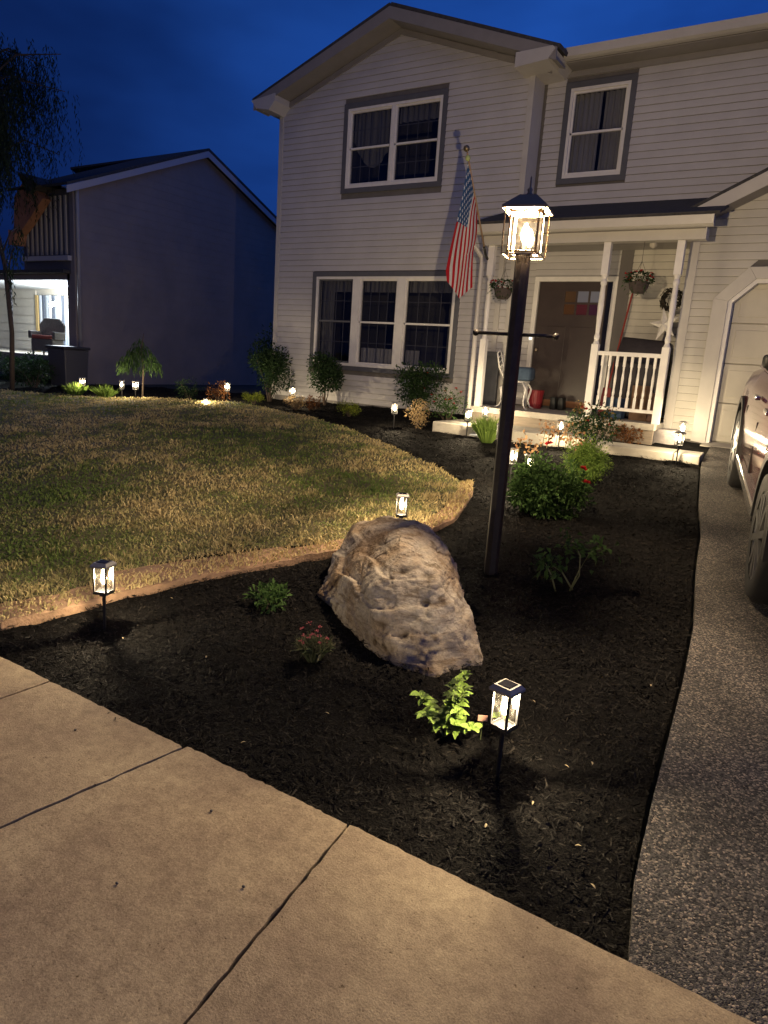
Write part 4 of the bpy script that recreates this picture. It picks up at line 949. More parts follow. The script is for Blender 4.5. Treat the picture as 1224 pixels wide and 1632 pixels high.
    warm = ramp(nse(1.7, 4, .6), (.35, (1.0, .84, .66)), (.55, (1, 1, 1)), (.75, (.80, .77, .76)))
    t.links.new(mult(mult(mult(mult(mult(base, band), spots), fine), pit_shade), warm), b.inputs['Base Color'])
    bp = t.nodes.new('ShaderNodeBump'); bp.inputs['Strength'].default_value = .9; bp.inputs['Distance'].default_value = .014
    ax = t.nodes.new('ShaderNodeMath'); ax.operation = 'ADD'; t.links.new(nse(38, 6, .7), ax.inputs[0]); t.links.new(nse(8, 6, .7, (1, 1, 6)), ax.inputs[1]); t.links.new(ax.outputs[0], bp.inputs['Height']); t.links.new(bp.outputs[0], b.inputs['Normal'])
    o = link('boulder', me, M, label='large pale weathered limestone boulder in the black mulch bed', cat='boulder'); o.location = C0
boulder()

# ------------------------------------------------------------------ plants
def shrub(name, label, cat, x, y, r, h, n, L, Wl, mt, group=None, stems=7, z0=0.0, shell=.45, stemh=.25, droop=.2, clumps=14, up_=.4, extra=None, smt=WOODY):
    t_ = thing(name, label, cat, (x, y, gz(x, y) - .03), random.uniform(0, 6), group)
    zc = h * (.5 + stemh / 2); rh = h * (1 - stemh) / 2
    sm = MB()
    cl_ = []
    for k in range(clumps):
        d = RNG.normal(0, 1, 3); d /= np.linalg.norm(d); q = np.array([0, 0, zc]) + d * np.array([r, r, rh]) * RNG.uniform(.35, .78); cl_.append(q)
    for k in range(stems):
        q = cl_[k % len(cl_)]; sm.tube([(q[0] * .08, q[1] * .08, 0), (q[0] * .4, q[1] * .4, q[2] * .5), tuple(q)], [.009 + .006 * h, .006, .003], 5)
    sm.build('stem', smt, t_)
    Ps = []; Ds = []
    per = n // clumps
    for q in cl_:
        cr_ = min(r, rh) * RNG.uniform(.38, .62); d = RNG.normal(0, 1, (per, 3)); d /= np.linalg.norm(d, axis=1)[:, None]
        Ps.append(q + d * cr_ * (RNG.random((per, 1)) ** .5)); Ds.append(d + np.array([0, 0, up_]))
    P = np.concatenate(Ps); Dd = np.concatenate(Ds); P[:, 2] = np.maximum(P[:, 2], .02)
    leaves('foliage', P, Dd, RNG.uniform(.6, 1.2, len(P)) * L, RNG.uniform(.6, 1.1, len(P)) * Wl, mt, t_, droop=droop, kind='stuff')
    return t_, np.array(cl_), rh
# house-front shrubs
shrub('evergreen_bush', 'leafy bush at the left corner of the house', 'bush', -9.35, 10.55, .48, 1.0, 3600, .06, .035, DGREEN, stemh=.18)
shrub('evergreen_bush', 'upright bush under the left part of the triple window', 'bush', -8.05, 10.62, .40, 1.0, 3400, .06, .035, DGREEN, stemh=.22)
t_, cl_, rh = shrub('evergreen_bush', 'bush under the right part of the triple window', 'bush', -5.95, 10.45, .44, .88, 3200, .06, .035, DGREEN, stemh=.12)
flowers(cl_[:3] + [.05, -.1, 0], t_, REDP, .02, 8)
shrub('dwarf_cypress', 'tiny bright yellow-green shrub left of the house corner', 'shrub', -9.2, 9.95, .25, .27, 900, .035, .014, LIME, stemh=0, up_=.9)
shrub('dwarf_cypress', 'small lime-yellow mound shrub below the triple window', 'shrub', -6.72, 9.55, .24, .26, 900, .035, .014, LIME, stemh=0, up_=.9)
shrub('dry_shrub', 'small tan dried shrub right of a path lantern', 'shrub', -5.22, 9.22, .24, .40, 900, .03, .022, TAN, stemh=.05)
t_, cl_, rh = shrub('rose_bush', 'loose rose bush with red blooms below the triple window', 'rose bush', -4.98, 9.72, .34, .55, 700, .045, .028, GREEN, stemh=.1, clumps=16)
flowers(np.concatenate([cl_[:7] + [0, 0, .10], cl_[:3] + [.1, -.1, .15]]), t_, REDP, .022, 9)
shrub('dry_shrub', 'tan and rust perennial beside the lantern at the house corner', 'shrub', -8.05, 9.75, .26, .30, 600, .04, .02, TAN, stemh=0)
shrub('rust_plant', 'dark rusty plant in front of the house corner wall', 'plant', -7.75, 9.95, .22, .26, 500, .04, .02, RUST, stemh=0)
# light-green grass tuft next to the step
def tuft(name, label, x, y, n, h, spread, mt, w=.008, group=None, cat='grass tuft'):
    t_ = thing(name, label, cat, (x, y, gz(x, y) - .03), 0, group)
    a = RNG.uniform(0, 2 * PI, n); s_ = RNG.random(n) ** .7 * spread; d = np.stack([np.cos(a) * s_, np.sin(a) * s_, np.ones(n)], 1)
    P = np.stack([np.cos(a) * .25 * s_ * h, np.sin(a) * .25 * s_ * h, np.zeros(n)], 1)
    leaves('blades', P, d, RNG.uniform(.5, 1.1, n) * h, w, mt, t_, droop=.15, fold=.3, kind='stuff')
    P2 = P + d * h * .5; leaves('foliage', P2, d + RNG.normal(0, .5, d.shape), .06, .012, mt, t_, kind='stuff')
    return t_
tuft('grass_tuft', 'feathery light-green tuft left of the lamp post by the step', -3.86, 8.75, 1100, .44, .65, BRIGHT, .010)
tuft('pale_fern', 'pale green tuft around the leftmost path lantern', -13.0, 8.80, 260, .36, .9, BRIGHT, .02)
tuft('pale_fern', 'wider pale green tuft between the two far left lanterns', -12.3, 9.0, 260, .34, 1.1, BRIGHT, .02)
# young weeping tree between the far lanterns
wt = thing('young_tree', 'small weeping young tree behind the far left lanterns', 'tree', (-11.75, 9.45, gz(-11.75, 9.45)))
MB().tube([(0, 0, 0), (.03, 0, .5), (-.02, 0, .95), (.05, 0, 1.25)], [.02, .016, .012, .006], 6).build('trunk', WOODY, wt)
a = RNG.uniform(0, 2 * PI, 900); rr = RNG.random(900) ** .6 * .42; P = np.stack([rr * np.cos(a) - .08, rr * np.sin(a), 1.2 - rr * 1.2 - RNG.random(900) * .25], 1)
leaves('crown', P, np.stack([np.cos(a) * .4, np.sin(a) * .4, -np.ones(900)], 1), .09, .02, GREEN, wt, kind='stuff')
for k, (x, y) in enumerate([(-10.9, 9.9), (-10.3, 10.1)]):
    shrub('dark_shrub', ['low dark shrub before the neighbour wall, left one', 'low rusty shrub before the neighbour wall, right one'][k], 'shrub', x, y, .28, .4, 500, .05, .025, [DGREEN, RUST][k], stemh=0)
shrub('dark_shrub', 'tall dark shrub in the gap between the two houses', 'shrub', -10.9, 12.6, .8, 1.5, 1800, .09, .05, DGREEN, stemh=.05)
# front bed
t_, cl_, rh = shrub('rose_bush', 'rose bush with red blooms in front of the white railing', 'rose bush', -2.50, 8.85, .36, .62, 1100, .05, .032, DGREEN, stemh=.15, clumps=18)
flowers(np.concatenate([cl_[:5] + [0, -.05, .12]]), t_, REDP, .028, 10)
leaves('bronze_leaves', cl_[:9].repeat(14, 0) + RNG.normal(0, .05, (126, 3)) + [0, 0, .12], RNG.normal(0, 1, (126, 3)), .04, .028, leafmat('leaf_bronze', (.16, .11, .03), (.30, .20, .08)), t_, kind='stuff')
t_, cl_, rh = shrub('ball_shrub', 'round feathery green shrub below the back rose bush', 'shrub', -2.10, 7.42, .235, .43, 10000, .028, .014, BRIGHT, stemh=-.1, clumps=80, up_=.3)
t_, cl_, rh = shrub('rose_bush', 'large dark rose bush with tan spent blooms beside the lamp post', 'rose bush', -2.02, 5.95, 0.40, .48, 6500, .045, .028, GREEN, stemh=-.12, clumps=60)
top_ = cl_[np.argsort(-cl_[:, 2])][:15]; top_ = np.array([[-.28, .22, .43], [-.18, .3, .55], [-.05, .28, .58], [.05, .25, .56], [.12, .3, .52], [-.33, .1, .45], [-.1, .2, .56]]); t_.rotation_euler = (0, 0, 0)
leaves('spent_blooms', top_.repeat(30, 0) + RNG.normal(0, .045, (210, 3)) + [0, .04, .13], RNG.normal(0, 1, (210, 3)), .035, .028, leafmat('leaf_peach', (.26, .13, .06), (.42, .28, .15)), t_, kind='stuff')
c3 = MB()
for q in top_: c3.tube([tuple(q), tuple(q + np.array([0, .04, .16]))], .003, 4)
c3.build('bloom_stalk', STEM, t_)
flowers([(.38, -.12, .34), (.28, .1, .42), (-.05, .1, .6)], t_, REDP, .03, 12)
shrub('rust_plant', 'dried brown plant between the edging slab and the porch', 'plant', -2.30, 9.78, .24, .30, 520, .045, .028, RUST, stemh=0)
# fern-like plant left of the boulder
shrub('leafy_perennial', 'low green leafy plant left of the boulder below the lawn edge', 'plant', -2.60, 2.98, .17, .17, 330, .05, .022, GREEN, stemh=0, clumps=12, up_=.6)
# pink flower tuft
t_ = tuft('pink_perennial', 'small upright plant with pink flowers in front of the boulder', -1.98, 2.62, 420, .17, .62, leafmat('leaf_sage', (.06, .085, .035), (.16, .15, .085)), .006, cat='flowering plant')
a = RNG.uniform(0, 2 * PI, 15); flowers(np.stack([np.cos(a) * .065, np.sin(a) * .065, RNG.uniform(.10, .18, 15)], 1), t_, PINKP, .010, 7)
# sparse plant right of the lamp post
sp_ = thing('sparse_rose', 'sparse young plant with bare arching stems right of the lamp post', 'plant', (-1.22, 4.28, gz(-1.22, 4.28) - .03), .2)
sps = [[(0, 0, 0), (.05, .0, .12), (.04, .0, .25), (-.02, .02, .33)], [(0, 0, 0), (.04, .02, .14), (.09, .05, .26), (.13, .05, .30)], [(-.08, -.03, 0), (-.12, -.02, .10), (-.17, 0, .17)], [(.02, 0, .02), (-.06, .02, .12), (-.12, .05, .14)]]
s3 = MB()
for q in sps: s3.tube(q, [.006] + [.0045] * (len(q) - 2) + [.003], 6)
s3.build('stem', mat('pale_stem', (.13, .14, .06), .7), sp_, smooth=True)
Ps = []
for q in sps:
    for j in range(34): Ps.append(np.array(q[-1]) + RNG.normal(0, .05, 3) - [0, 0, .01])
Ps = np.array(Ps); leaves('foliage', Ps, RNG.normal(0, 1, Ps.shape), .055, .03, GREEN, sp_, kind='stuff')
# broad-leaved plant in front of the boulder: each leaf its own part
def leaf_mesh(L, Wl):
    n = 7; v = []; f = []
    for i in range(n + 1):
        s_ = i / n; w = Wl * .5 * math.sin(PI * min(1, s_ ** .8)) ** .8 + .0008; zc = .18 * L * math.sin(s_ * PI * .6) - .22 * L * s_ * s_
        v += [(-w, s_ * L, zc + w * .35), (0, s_ * L, zc), (w, s_ * L, zc + w * .35)]
    for i in range(n):
        for j in range(2): f.append((i * 3 + j, i * 3 + j + 1, i * 3 + 4 + j, i * 3 + 3 + j))
    me = bpy.data.meshes.new('leaf'); me.from_pydata(v, [], f)
    for p in me.polygons: p.use_smooth = True
    return me
LM = [leaf_mesh(.055, .028), leaf_mesh(.045, .024), leaf_mesh(.035, .018)]
lfm = mat('sage_leaf', (.17, .25, .045), .6, col2=(.10, .17, .03), scale=30, spec=.3, bump=.2, bscale=90)
for q in LM: q.materials.append(lfm)
sv = thing('broadleaf_plant', 'bright green broad-leaved plant at the foot of the boulder', 'plant', (-1.13, 2.42, gz(-1.13, 2.42) - .03), 0)
stm = MB(); rnd = random.Random(4)
sticks = [((0, 0, .01), (.0, .13, .22)), ((0, 0, .01), (-.12, .02, .13)), ((0, 0, .01), (.06, -.04, .15)), ((0, 0, .01), (.02, .05, .18)), ((0, 0, .01), (-.06, -.05, .10)), ((0, 0, .01), (.12, -.02, .09)), ((0, 0, .01), (-.03, .15, .17)), ((0, 0, .01), (.05, .02, .20))]
for (a, b_) in sticks:
    a = Vector(a); b_ = Vector(b_); mid = a.lerp(b_, .5) + Vector((0, 0, .02)); stm.tube([a, mid, b_], [.004, .003, .002], 5)
    for k in range(14):
        s_ = .25 + .75 * k / 13; p = a.lerp(b_, s_) + Vector((0, 0, .02 * math.sin(s_ * PI)))
        for sg in (0, 1):
            o = bpy.data.objects.new('leaf', LM[(0 if k < 7 else 1) if rnd.random() < .75 else 2]); COL.objects.link(o); o.parent = sv; o.location = p
            o.rotation_euler = (rnd.uniform(-.3, .6), rnd.uniform(-.4, .4), k * 1.9 + sg * PI + rnd.uniform(-.4, .4)); q = rnd.uniform(.7, 1.15); o.scale = (q, q, q)
stm.build('stem', STEM, sv); sv.scale = (1.15, 1.15, 1.1)
o = bpy.data.objects.new('leaf', LM[0]); COL.objects.link(o); o.parent = sv; o.location = (.17, -.01, .16); o.rotation_euler = (.1, .2, -1.4); o.scale = (1.25, 1.25, 1.25)
tg = thing('plant_tag', 'small peach-coloured plant tag among the broad leaves', 'plant tag', (-1.0, 2.50, gz(-1, 2.5) - .03), .5)
MB().box(-.002, .002, -.002, .002, 0, .09).build('tag_stick', STEM, tg)
MB().box(-.020, .020, -.002, .002, .085, .112).build('tag_plate', mat('peach', (.45, .25, .18), .6), tg, bevel=.0015)

# fallen leaves and chips
chips = [(-.55, 2.55, 30), (-.62, 2.48, 80), (-.66, 2.2, 10), (-.9, 2.85, 60), (-.45, 2.1, 120), (-2.4, 2.3, 40), (-1.6, 2.25, 100), (-.75, 2.0, 15), (-2.9, 2.2, 70), (-1.75, 1.9, 150), (-.5, 3.3, 20), (-3.1, 2.7, 95), (-.36, 1.95, 60)]
cme = leaf_mesh(.022, .006); cme.materials.append(mat('straw', (.35, .28, .16), .8))
cl = ['right of the near lantern stake', 'right of the near lantern, beside another leaf', 'between the near lantern and the sidewalk corner', 'between the boulder tip and the near lantern', 'near the driveway edge towards the sidewalk', 'below the left path lantern and the pink plant', 'between the pink plant and the sidewalk joint', 'by the sidewalk below the near lantern', 'just below the left path lantern', 'at the sidewalk edge in the middle of the bed', 'by the driveway edge level with the boulder', 'beside the left path lantern at the lawn edge', 'in the corner between sidewalk and driveway']
for k, (x, y, a) in enumerate(chips):
    o = bpy.data.objects.new('fallen_leaf', cme); COL.objects.link(o); o.location = (x, y, gz(x, y) + .004); o.rotation_euler = (.1, .2, math.radians(a))
    tag(o, 'dry straw-coloured leaf ' + cl[k], 'fallen leaf', 'dry leaves scattered over the mulch')
pb = MB().ball((0, 0, 0), .006, 8, .6); pbm = None
for k, (x, y) in enumerate([(-1.52, 1.12), (-1.22, 1.33), (-2.35, 1.55), (-1.55, 1.52)]):
    o = pb.build('pebble', mat('pebble', (.10, .09, .08), .9), smooth=True); o.location = (x, y, .008); o.scale = (1, .7 + .1 * k, 1)
    tag(o, 'small dark pebble on the sidewalk, ' + ['nearest the camera', 'right by the long joint', 'on the left slab near the mulch', 'in the middle of the widest slab'][k], 'pebble', 'pebbles on the sidewalk')

# ------------------------------------------------------------------ neighbour house
nh = thing('neighbour_house', 'dark-walled neighbouring house with a lit front porch', 'house', (-16, 10.9, .5))
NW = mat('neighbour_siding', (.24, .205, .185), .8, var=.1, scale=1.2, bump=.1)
def np_(mb, name, mt, parent=nh, **kw): return mb.build(name, mt, parent, world=True, **kw)
pk = (15.0, 6.83); sl_ = (6.83 - 5.0) / (15.0 - 10.9)
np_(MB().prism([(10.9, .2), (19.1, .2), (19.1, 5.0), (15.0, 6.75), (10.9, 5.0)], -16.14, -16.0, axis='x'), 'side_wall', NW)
k = 0
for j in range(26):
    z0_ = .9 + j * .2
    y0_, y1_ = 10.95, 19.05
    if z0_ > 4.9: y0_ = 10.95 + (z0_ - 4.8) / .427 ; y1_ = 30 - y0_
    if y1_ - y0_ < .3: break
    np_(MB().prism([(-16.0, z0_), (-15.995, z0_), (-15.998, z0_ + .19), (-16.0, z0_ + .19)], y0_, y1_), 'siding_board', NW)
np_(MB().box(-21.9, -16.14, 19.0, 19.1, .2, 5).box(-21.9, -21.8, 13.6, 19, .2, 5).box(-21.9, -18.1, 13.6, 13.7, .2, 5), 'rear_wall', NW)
NTR = mat('neighbour_trim', (.42, .41, .42), .6)
for sg, y0_, y1_ in ((0, 10.62, 15.0), (1, 19.4, 15.0)):
    z0_ = 5.10 - .12 if True else 0; a = (y0_, 6.83 - abs(15 - y0_) * .427 + .02); b_ = (15.0, 6.85)
    np_(MB().prism([a, b_, (b_[0], b_[1] - .16), (a[0], a[1] - .16)], -15.82, -15.80, axis='x'), 'fascia_board', NTR)
    np_(MB().prism([(a[0], a[1] + .01), (b_[0], b_[1] + .01), (b_[0], b_[1] + .07), (a[0], a[1] + .07)], (-22.1 if sg else -18.25), -15.78, axis='x'), 'roof', SHG)
    np_(MB().prism([(a[0], a[1] - .02), (b_[0], b_[1] - .02), (b_[0], b_[1] - .035), (a[0], a[1] - .035)], -16.0, -15.82, axis='x'), 'soffit', NTR)
np_(MB().tube([(-15.93, 10.96, 5.0), (-15.95, 10.98, 4.85), (-15.95, 10.98, .8)], .045, 8), 'downspout', mat('nds', (.30, .30, .32), .5), smooth=True)
# front of the upper storey: board and batten with a gablet, orange streetlight put into its colour
BB = mat('batten_board', (.10, .095, .10), .8); OR = mat('streetlit_gable', (.34, .16, .085), .7, var=.15, scale=6)
np_(MB().box(-18.0, -16.14, 10.9, 11.0, 3.05, 5.0).box(-18.1, -18.0, 10.9, 13.6, 3.05, 5.0), 'front_wall', BB)
for k in range(9):
    x_ = -17.9 + k * .2; np_(MB().box(x_, x_ + .06, 10.86, 10.9, 3.5, 4.85), 'batten', mat('batten', (.35, .32, .26), .7))
np_(MB().box(-18.02, -16.1, 10.80, 10.9, 3.36, 3.47), 'sill_board', NTR)
np_(MB().prism([(-18.05, 3.85), (-17.55, 4.15), (-16.75, 4.75), (-17.45, 5.25), (-17.95, 4.85)], 10.62, 10.84), 'gablet_panel', OR)
np_(MB().prism([(-18.15, 3.72), (-17.95, 3.72), (-17.86, 3.98), (-18.15, 4.08)], 10.55, 10.86), 'gablet_bracket', OR)
np_(MB().prism([(-17.60, 5.38), (-16.70, 5.02), (-17.2, 4.86)], 10.50, 11.5), 'gablet_roof', SHG)
# lit porch room
RM = mat('porch_room_wall', (.60, .56, .48), .7, var=.05); RC = mat('porch_room_ceiling', (.62, .68, .74), .6)
XL = -24.5
np_(MB().box(XL, -16.2, 10.9, 11.0, 2.92, 3.05).box(-16.3, -16.14, 10.9, 11.0, .6, 3.05).box(XL, -16.2, 10.9, 11.0, .5, 1.05), 'porch_front_wall', NW)
np_(MB().box(XL, -16.2, 13.3, 13.4, .9, 3.05), 'porch_back_wall', RM); np_(MB().box(XL, -16.14, 11.0, 13.3, 2.95, 3.04), 'porch_ceiling', RC)
np_(MB().box(XL, -16.14, 11.0, 13.3, .95, 1.04), 'porch_floor', CONC); np_(MB().box(XL - .1, XL, 10.9, 13.4, .5, 3.05), 'porch_end_wall', RM)
np_(MB().box(XL, -16.16, 10.7, 13.58, 3.06, 3.14), 'porch_roof', SHG)
for k in range(7):
    z0_ = 1.1 + k * .26; np_(MB().box(-24.4, -21.5, 13.27, 13.3, z0_, z0_ + .24), 'siding_board', RM)
np_(MB().box(-21.42, -21.30, 13.2, 13.28, 1.05, 2.75), 'door_frame', mat('cs2', (.5, .36, .16), .4))
for k in range(12):
    x_ = -21.2 + k * .16; np_(MB().box(x_, x_ + .075, 13.2, 13.28, 1.05, 2.75), 'curtain_strip', [mat('cs0', (.6, .65, .72), .35), mat('cs1', (.10, .12, .16), .4), mat('cs3', (.35, .4, .46), .4)][k % 3])
for x_ in (-18.75, -20.2): np_(MB().box(x_ - .05, x_ + .05, 10.86, 10.9, 1.05, 2.92), 'porch_post', NTR)
for (x_, y_, z_, c_, w_) in ((-18.75, 12.2, 2.45, (.75, .87, 1), 320), (-19.6, 12.6, 2.45, (1, .85, .6), 70)):
    np_(MB().ball((x_, y_, z_), .07, 12), 'lamp_globe', emimat('globe%d' % int(w_), c_, 22), smooth=True)
    l = bpy.data.lights.new('porch_lamp', 'POINT'); l.energy = w_; l.color = c_; l.shadow_soft_size = .07
    lo = bpy.data.objects.new('porch_lamp', l); COL.objects.link(lo); lo.location = (x_ + 16, y_ - 10.9, z_ - .5); lo.parent = nh
wc = thing('wicker_chair', 'wicker armchair with a red seat on the neighbouring porch', 'chair', (-18.15, 11.5, 1.04), .5)
WK = mat('wicker', (.10, .09, .08), .8, var=.3, scale=30)
MB().box(-.3, .3, -.3, .3, .1, .42).build('seat_base', WK, wc, bevel=.03); MB().box(-.27, .27, -.31, .24, .42, .52).build('seat_cushion', mat('red_cushion', (.25, .06, .04), .8), wc, bevel=.03)
MB().prism([(-.33, .4), (.33, .4), (.36, .8), (.2, .98), (-.2, .98), (-.36, .8)], .24, .32).build('backrest', WK, wc, bevel=.02)
for sx_ in (-1, 1): MB().box(sx_ * .33 - .04, sx_ * .33 + .04, -.3, .26, .42, .62).build('armrest', WK, wc, bevel=.02)
for sx_ in (-1, 1):
    for sy in (-1, 1): MB().box(sx_ * .26 - .02, sx_ * .26 + .02, sy * .26 - .02, sy * .26 + .02, 0, .1).build('leg', WK, wc)
bn = thing('storage_bin', 'dark bin standing at the corner of the neighbouring house', 'bin', (-15.45, 10.3, .42))
MB().add([(-.3, -.28, 0), (.3, -.28, 0), (.3, .28, 0), (-.3, .28, 0), (-.34, -.32, .85), (.34, -.32, .85), (.34, .32, .85), (-.34, .32, .85)], [(3, 2, 1, 0), (4, 5, 6, 7), (0, 1, 5, 4), (1, 2, 6, 5), (2, 3, 7, 6), (3, 0, 4, 7)]).build('bin_body', mat('bin_grey', (.05, .05, .06), .6), bn, bevel=.02)
MB().box(-.37, .37, -.35, .35, .855, .92).build('lid', mat('bin_lid', (.03, .03, .035), .5), bn, bevel=.02)
labs = ['dark bush below the neighbouring porch, at the photo edge', 'dark bush below the neighbouring porch, in the middle', 'dark bush between the neighbouring porch and the bin']
for k, (x, y) in enumerate([(-17.6, 10.2), (-16.6, 10.0), (-15.7, 9.6)]):
    shrub('foundation_shrub', labs[k], 'bush', x, y, .65, .75, 1200, .07, .04, DGREEN, stemh=0)

# weeping tree at the left edge
tr = thing('weeping_tree', 'dark weeping tree with drooping strands at the left edge', 'tree', (-15.45, 8.9, gz(-15.45, 8.9)))
MB().tube([(0, 0, -.1), (.1, 0, 1.2), (-.05, 0, 2.6), (-.4, -.1, 4.2), (-.75, -.2, 6.4)], [.055, .05, .045, .04, .03], 8).build('trunk', WOODY, tr, smooth=True)
br = MB(); Ps = []; Ds = []; R_ = random.Random(11)
def strand(p, dirx, diry, L):
    n_ = int(L / .045)
    for i in range(n_):
        s_ = i / n_; q = (p[0] + dirx * s_ * .5 + R_.gauss(0, .035), p[1] + diry * s_ * .5 + R_.gauss(0, .035), p[2] - L * s_ + .1 * math.sin(s_ * 3)); Ps.append(q); Ds.append((R_.gauss(0, .5), R_.gauss(0, .5), -1))
for k in range(52):
    a_ = R_.uniform(0, 2 * PI); ln = R_.uniform(.7, 2.6); z0_ = R_.uniform(4.6, 7.3); s0 = (-.4 - .25 * (z0_ - 4), 0, z0_)
    e_ = (s0[0] - .5 + ln * math.cos(a_), s0[1] + ln * math.sin(a_), z0_ + R_.uniform(.2, .9)); mid = tuple((s0[i] + e_[i]) / 2 + (.35 if i == 2 else 0) for i in range(3))
    br.tube([s0, mid, e_], [.03, .02, .008], 5)
    for j in range(30):
        s_ = R_.uniform(.15, 1); p = tuple((s0[i] * (1 - s_) + e_[i] * s_) + (.3 * math.sin(s_ * PI) if i == 2 else 0) + R_.gauss(0, .12) for i in range(3))
        strand(p, .3 * math.cos(a_), .3 * math.sin(a_), R_.uniform(.5, 1.8))
for (s0, e_) in (((0, 0, 2.3), (1.1, -.4, 3.0)), ((-.1, 0, 2.9), (.9, -.2, 3.35))):
    br.tube([s0, tuple((s0[i] + e_[i]) / 2 + (.15 if i == 2 else 0) for i in range(3)), e_], [.02, .012, .005], 5)
    for j in range(14):
        s_ = R_.uniform(.2, 1); strand(tuple(s0[i] * (1 - s_) + e_[i] * s_ + R_.gauss(0, .05) for i in range(3)), .2, 0, R_.uniform(.3, .9))
br.build('branches', WOODY, tr, kind='stuff')
leaves('crown', np.array(Ps), np.array(Ds), .10, .022, leafmat('willow_leaf', (.012, .022, .010), (.03, .045, .02)), tr, kind='stuff')

# ------------------------------------------------------------------ car on the drive
PAINT = mat('car_paint', (.10, .012, .015), .10, .35); CHR = mat('chrome', (.7, .7, .7), .15, 1); TYRE = mat('tyre', (.018, .018, .018), .75, var=.2, scale=40); CG = mat('car_glass', (.01, .012, .014), .05, spec=.8); PLA = mat('black_plastic', (.02, .02, .02), .5)
car = thing('parked_car', 'dark red sport utility vehicle parked on the driveway', 'car', (.47, 6.50, gz(.47, 6.5) + .005)); car.rotation_euler = (math.atan(.078), 0, math.radians(9.3))
WB = 1.62; RW = .40; RIM = mat('dark_alloy', (.35, .35, .35), .3, .9)
def arch(y):
    z = .36
    for wy in (-WB, WB):
        d_ = abs(y - wy)
        if d_ < .47: z = max(z, .40 + math.sqrt(.47 ** 2 - d_ ** 2))
    return z
ys = sorted(set([-2.52, -2.45, -2.3, 2.28, 2.42, 2.50] + [round(-2.3 + i * .1, 3) for i in range(47)] + [s_ * WB + d_ for s_ in (-1, 1) for d_ in (-.47, -.46, -.43, -.35, .35, .43, .46, .47)]))
def belt(y): return 1.20 - (.10 * max(0, (y - 1.0) / 1.5)) + (.03 if y < -1.5 else 0)
def halfw(y):
    w = 1.0
    if y > 1.9: w -= .16 * ((y - 1.9) / .6) ** 2
    if y < -2.1: w -= .08 * ((-2.1 - y) / .4) ** 2
    return w
V = []; ncol = 0
for y in ys:
    w = halfw(y); b0 = arch(y); bt_ = belt(y); f_ = .0 if -2.4 < y < 2.3 else .06
    pr = [(w - .06, b0), (w - .015, max(b0 + .004, .50)), (w, max(b0 + .008, .80)), (w - .02, 1.02), (w - .07, bt_ + .0), (w - .16, bt_ + .05), (w * .55, bt_ + .10 if y > .9 else bt_ + .06), (0, bt_ + .12 if y > .9 else bt_ + .06)]
    row = [(x_, y, z_) for x_, z_ in pr] + [(-x_, y, z_) for x_, z_ in reversed(pr[:-1])]; ncol = len(row); V += row
F = [(i * ncol + j, i * ncol + j + 1, (i + 1) * ncol + j + 1, (i + 1) * ncol + j) for i in range(len(ys) - 1) for j in range(ncol - 1)] + [tuple(range(ncol)), tuple(range((len(ys) - 1) * ncol, len(ys) * ncol))]
body = MB().add(V, F).build('body', PAINT, car, smooth=True)
MB().box(-.80, .80, -2.4, 2.3, .34, .80).build('underbody', PLA, car)
# cabin
V = []; cy = [(-2.45, 1.2, .9), (-2.28, 1.72, .8), (-2.0, 1.86, .74), (0, 1.92, .74), (.5, 1.88, .73), (.75, 1.78, .74), (1.45, 1.24, .85)]
nc = 0
for y, zt_, wt_ in cy:
    row = [(.92, y if zt_ > 1.3 else y, 1.22), (wt_ + .04, y, max(1.23, zt_ - .12)), (wt_ - .06, y, max(1.24, zt_ - .01)), (0, y, max(1.25, zt_ + .02))]; row = row + [(-a_, b2, c2) for a_, b2, c2 in reversed(row[:-1])]; nc = len(row); V += row
F = [(i * nc + j, i * nc + j + 1, (i + 1) * nc + j + 1, (i + 1) * nc + j) for i in range(len(cy) - 1) for j in range(nc - 1)] + [tuple(range(nc)), tuple(range((len(cy) - 1) * nc, len(cy) * nc))]
MB().add(V, F).build('cabin', PAINT, car, smooth=False, bevel=0)
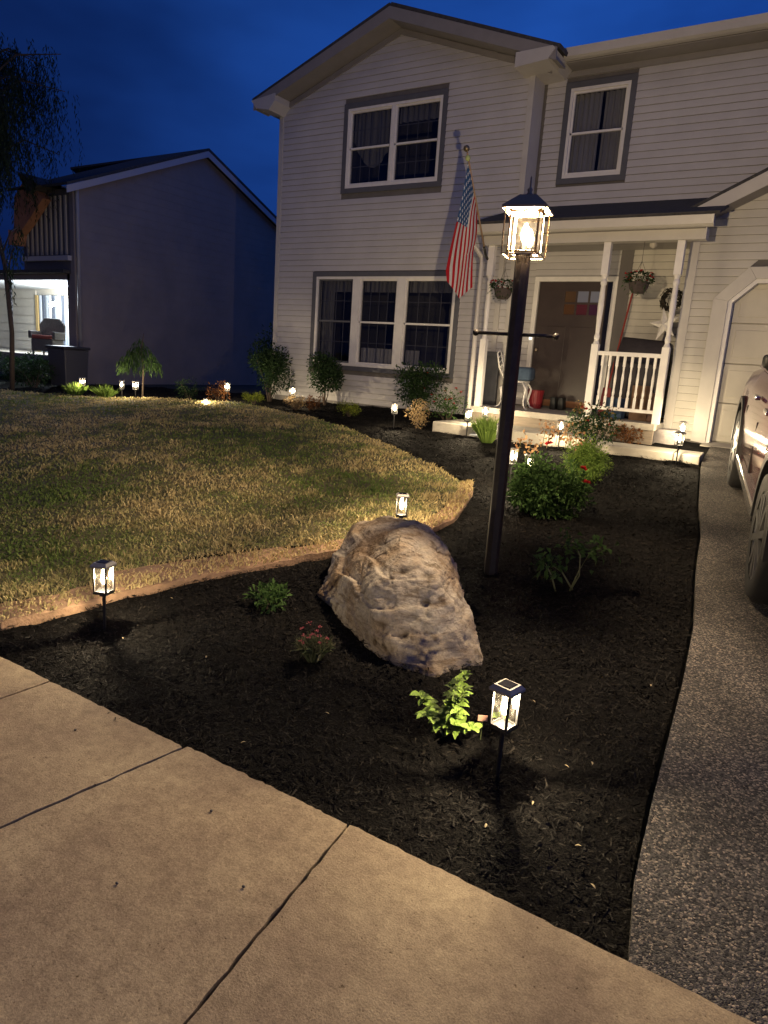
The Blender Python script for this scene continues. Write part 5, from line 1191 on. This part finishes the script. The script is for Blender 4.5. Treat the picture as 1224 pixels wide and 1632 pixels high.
for sx_ in (-1, 1):
    for (y0_, y1_, y2_, y3_) in ((-2.12, -1.35, -1.35, -1.98), (-1.27, -.25, -.25, -1.27), (-.17, 1.05, .50, -.17)):
        MB().add([(sx_ * (.925 + e2), y0_, 1.26) for e2 in (0,)] + [(sx_ * .925, y1_, 1.26), (sx_ * .80, y2_, 1.72), (sx_ * .80, y3_, 1.72)] + [(sx_ * .90, y0_, 1.26), (sx_ * .90, y1_, 1.26), (sx_ * .77, y2_, 1.72), (sx_ * .77, y3_, 1.72)], [(0, 1, 2, 3), (4, 5, 6, 7), (0, 1, 5, 4), (1, 2, 6, 5), (2, 3, 7, 6), (3, 0, 4, 7)]).build('side_window', CG, car)
    MB().box(sx_ * .93 - .06, sx_ * .93 + .06, .35, .45, 1.27, 1.38).box(min(sx_ * .88, sx_ * .95), max(sx_ * .88, sx_ * .95), .47, .52, 1.24, 1.29).build('mirror', PLA, car, bevel=.03, smooth=True)
    MB().box(sx_ * .975 - .03, sx_ * .975 + .03, -1.1, 1.1, .34, .43).build('rocker_trim', CHR, car, bevel=.012)
    for y_ in (-.95, .05): MB().box(sx_ * 1.0 - .02, sx_ * 1.0 + .02, y_, y_ + .20, 1.04, 1.07).build('door_handle', CHR, car, bevel=.006)
    for y_ in (-1.15, -.2, .98): MB().box(sx_ * .985 - .013, sx_ * .985 + .013, y_ - .002, y_ + .002, .50, .90).build('door_gap', PLA, car)
    for wy in (-WB, WB):
        MB().add(*(lambda v_, f_: (v_, f_))(*[
            [(sx_ * xx, wy + rr_ * math.cos(a2 * PI / 16), .40 + rr_ * math.sin(a2 * PI / 16)) for a2 in range(17) for xx, rr_ in ((1.015, .46), (1.015, .52), (.94, .52), (.94, .46))],
            [(i * 4 + j, i * 4 + (j + 1) % 4, (i + 1) * 4 + (j + 1) % 4, (i + 1) * 4 + j) for i in range(16) for j in range(4)]])).build('wheel_arch_trim', PLA, car)
        whl = MB().lathe([(.27, -.13), (.37, -.135), (.40, -.10), (.405, 0), (.40, .10), (.37, .135), (.27, .13)], (sx_ * .875, wy, .40), 36, axis='x', cap=False).build('wheel', TYRE, car, smooth=True)
        rim = MB(); xo = sx_ * (.875) + sx_ * .11; rim.lathe([(r_, h_ * sx_) for r_, h_ in ((.275, -.02), (.285, .0), (.275, .015), (.255, .012), (.25, -.04), (.25, -.16))], (xo, wy, .40), 36, axis='x', cap=False)
        for k in range(10):
            a_ = k * PI / 5; Mx = Matrix.Translation((xo, wy, .40)) @ Matrix.Rotation(a_, 4, 'X'); rim.box(-.02, .01, -.022, .022, .04, .265, Mx)
        rim.lathe([(.07, -.02), (.07, .01), (.03, .018), (0, .018)], (xo, wy, .40), 18, axis='x'); rim.build('rim', RIM, whl)
        MB().lathe([(.26, -.01), (.26, .0)], (xo - sx_ * .12, wy, .40), 30, axis='x').build('brake_disc', PLA, whl)
    MB().box(sx_ * .72 - .14, sx_ * .72 + .14, 2.38, 2.46, .86, 1.02).build('headlight', mat('lens', (.6, .6, .62), .08), car, bevel=.02)
    MB().box(sx_ * .86 - .08, sx_ * .86 + .06, -2.55, -2.44, .95, 1.25).build('taillight', mat('tail', (.35, .01, .01), .15), car, bevel=.015)
MB().add([(-.80, .86, 1.74), (.80, .86, 1.74), (.86, 1.44, 1.29), (-.86, 1.44, 1.29), (-.80, .82, 1.70), (.80, .82, 1.70), (.86, 1.40, 1.25), (-.86, 1.40, 1.25)], [(0, 1, 2, 3), (4, 5, 6, 7), (0, 1, 5, 4), (1, 2, 6, 5), (2, 3, 7, 6), (3, 0, 4, 7)]).build('windscreen', CG, car)
MB().box(-.76, .76, -2.47, -2.40, 1.28, 1.68).build('rear_window', CG, car)
MB().box(-.55, .55, 2.42, 2.53, .70, 1.0).build('grille', CHR, car, bevel=.02)
MB().box(-.94, .94, 2.36, 2.58, .42, .66).build('bumper', PLA, car, bevel=.05); MB().box(-.96, .96, -2.62, -2.42, .42, .68).build('bumper', PLA, car, bevel=.05)
MB().box(-.7, -.66, -1.9, .3, 1.93, 1.96).box(.66, .7, -1.9, .3, 1.93, 1.96).build('roof_rail', CHR, car)
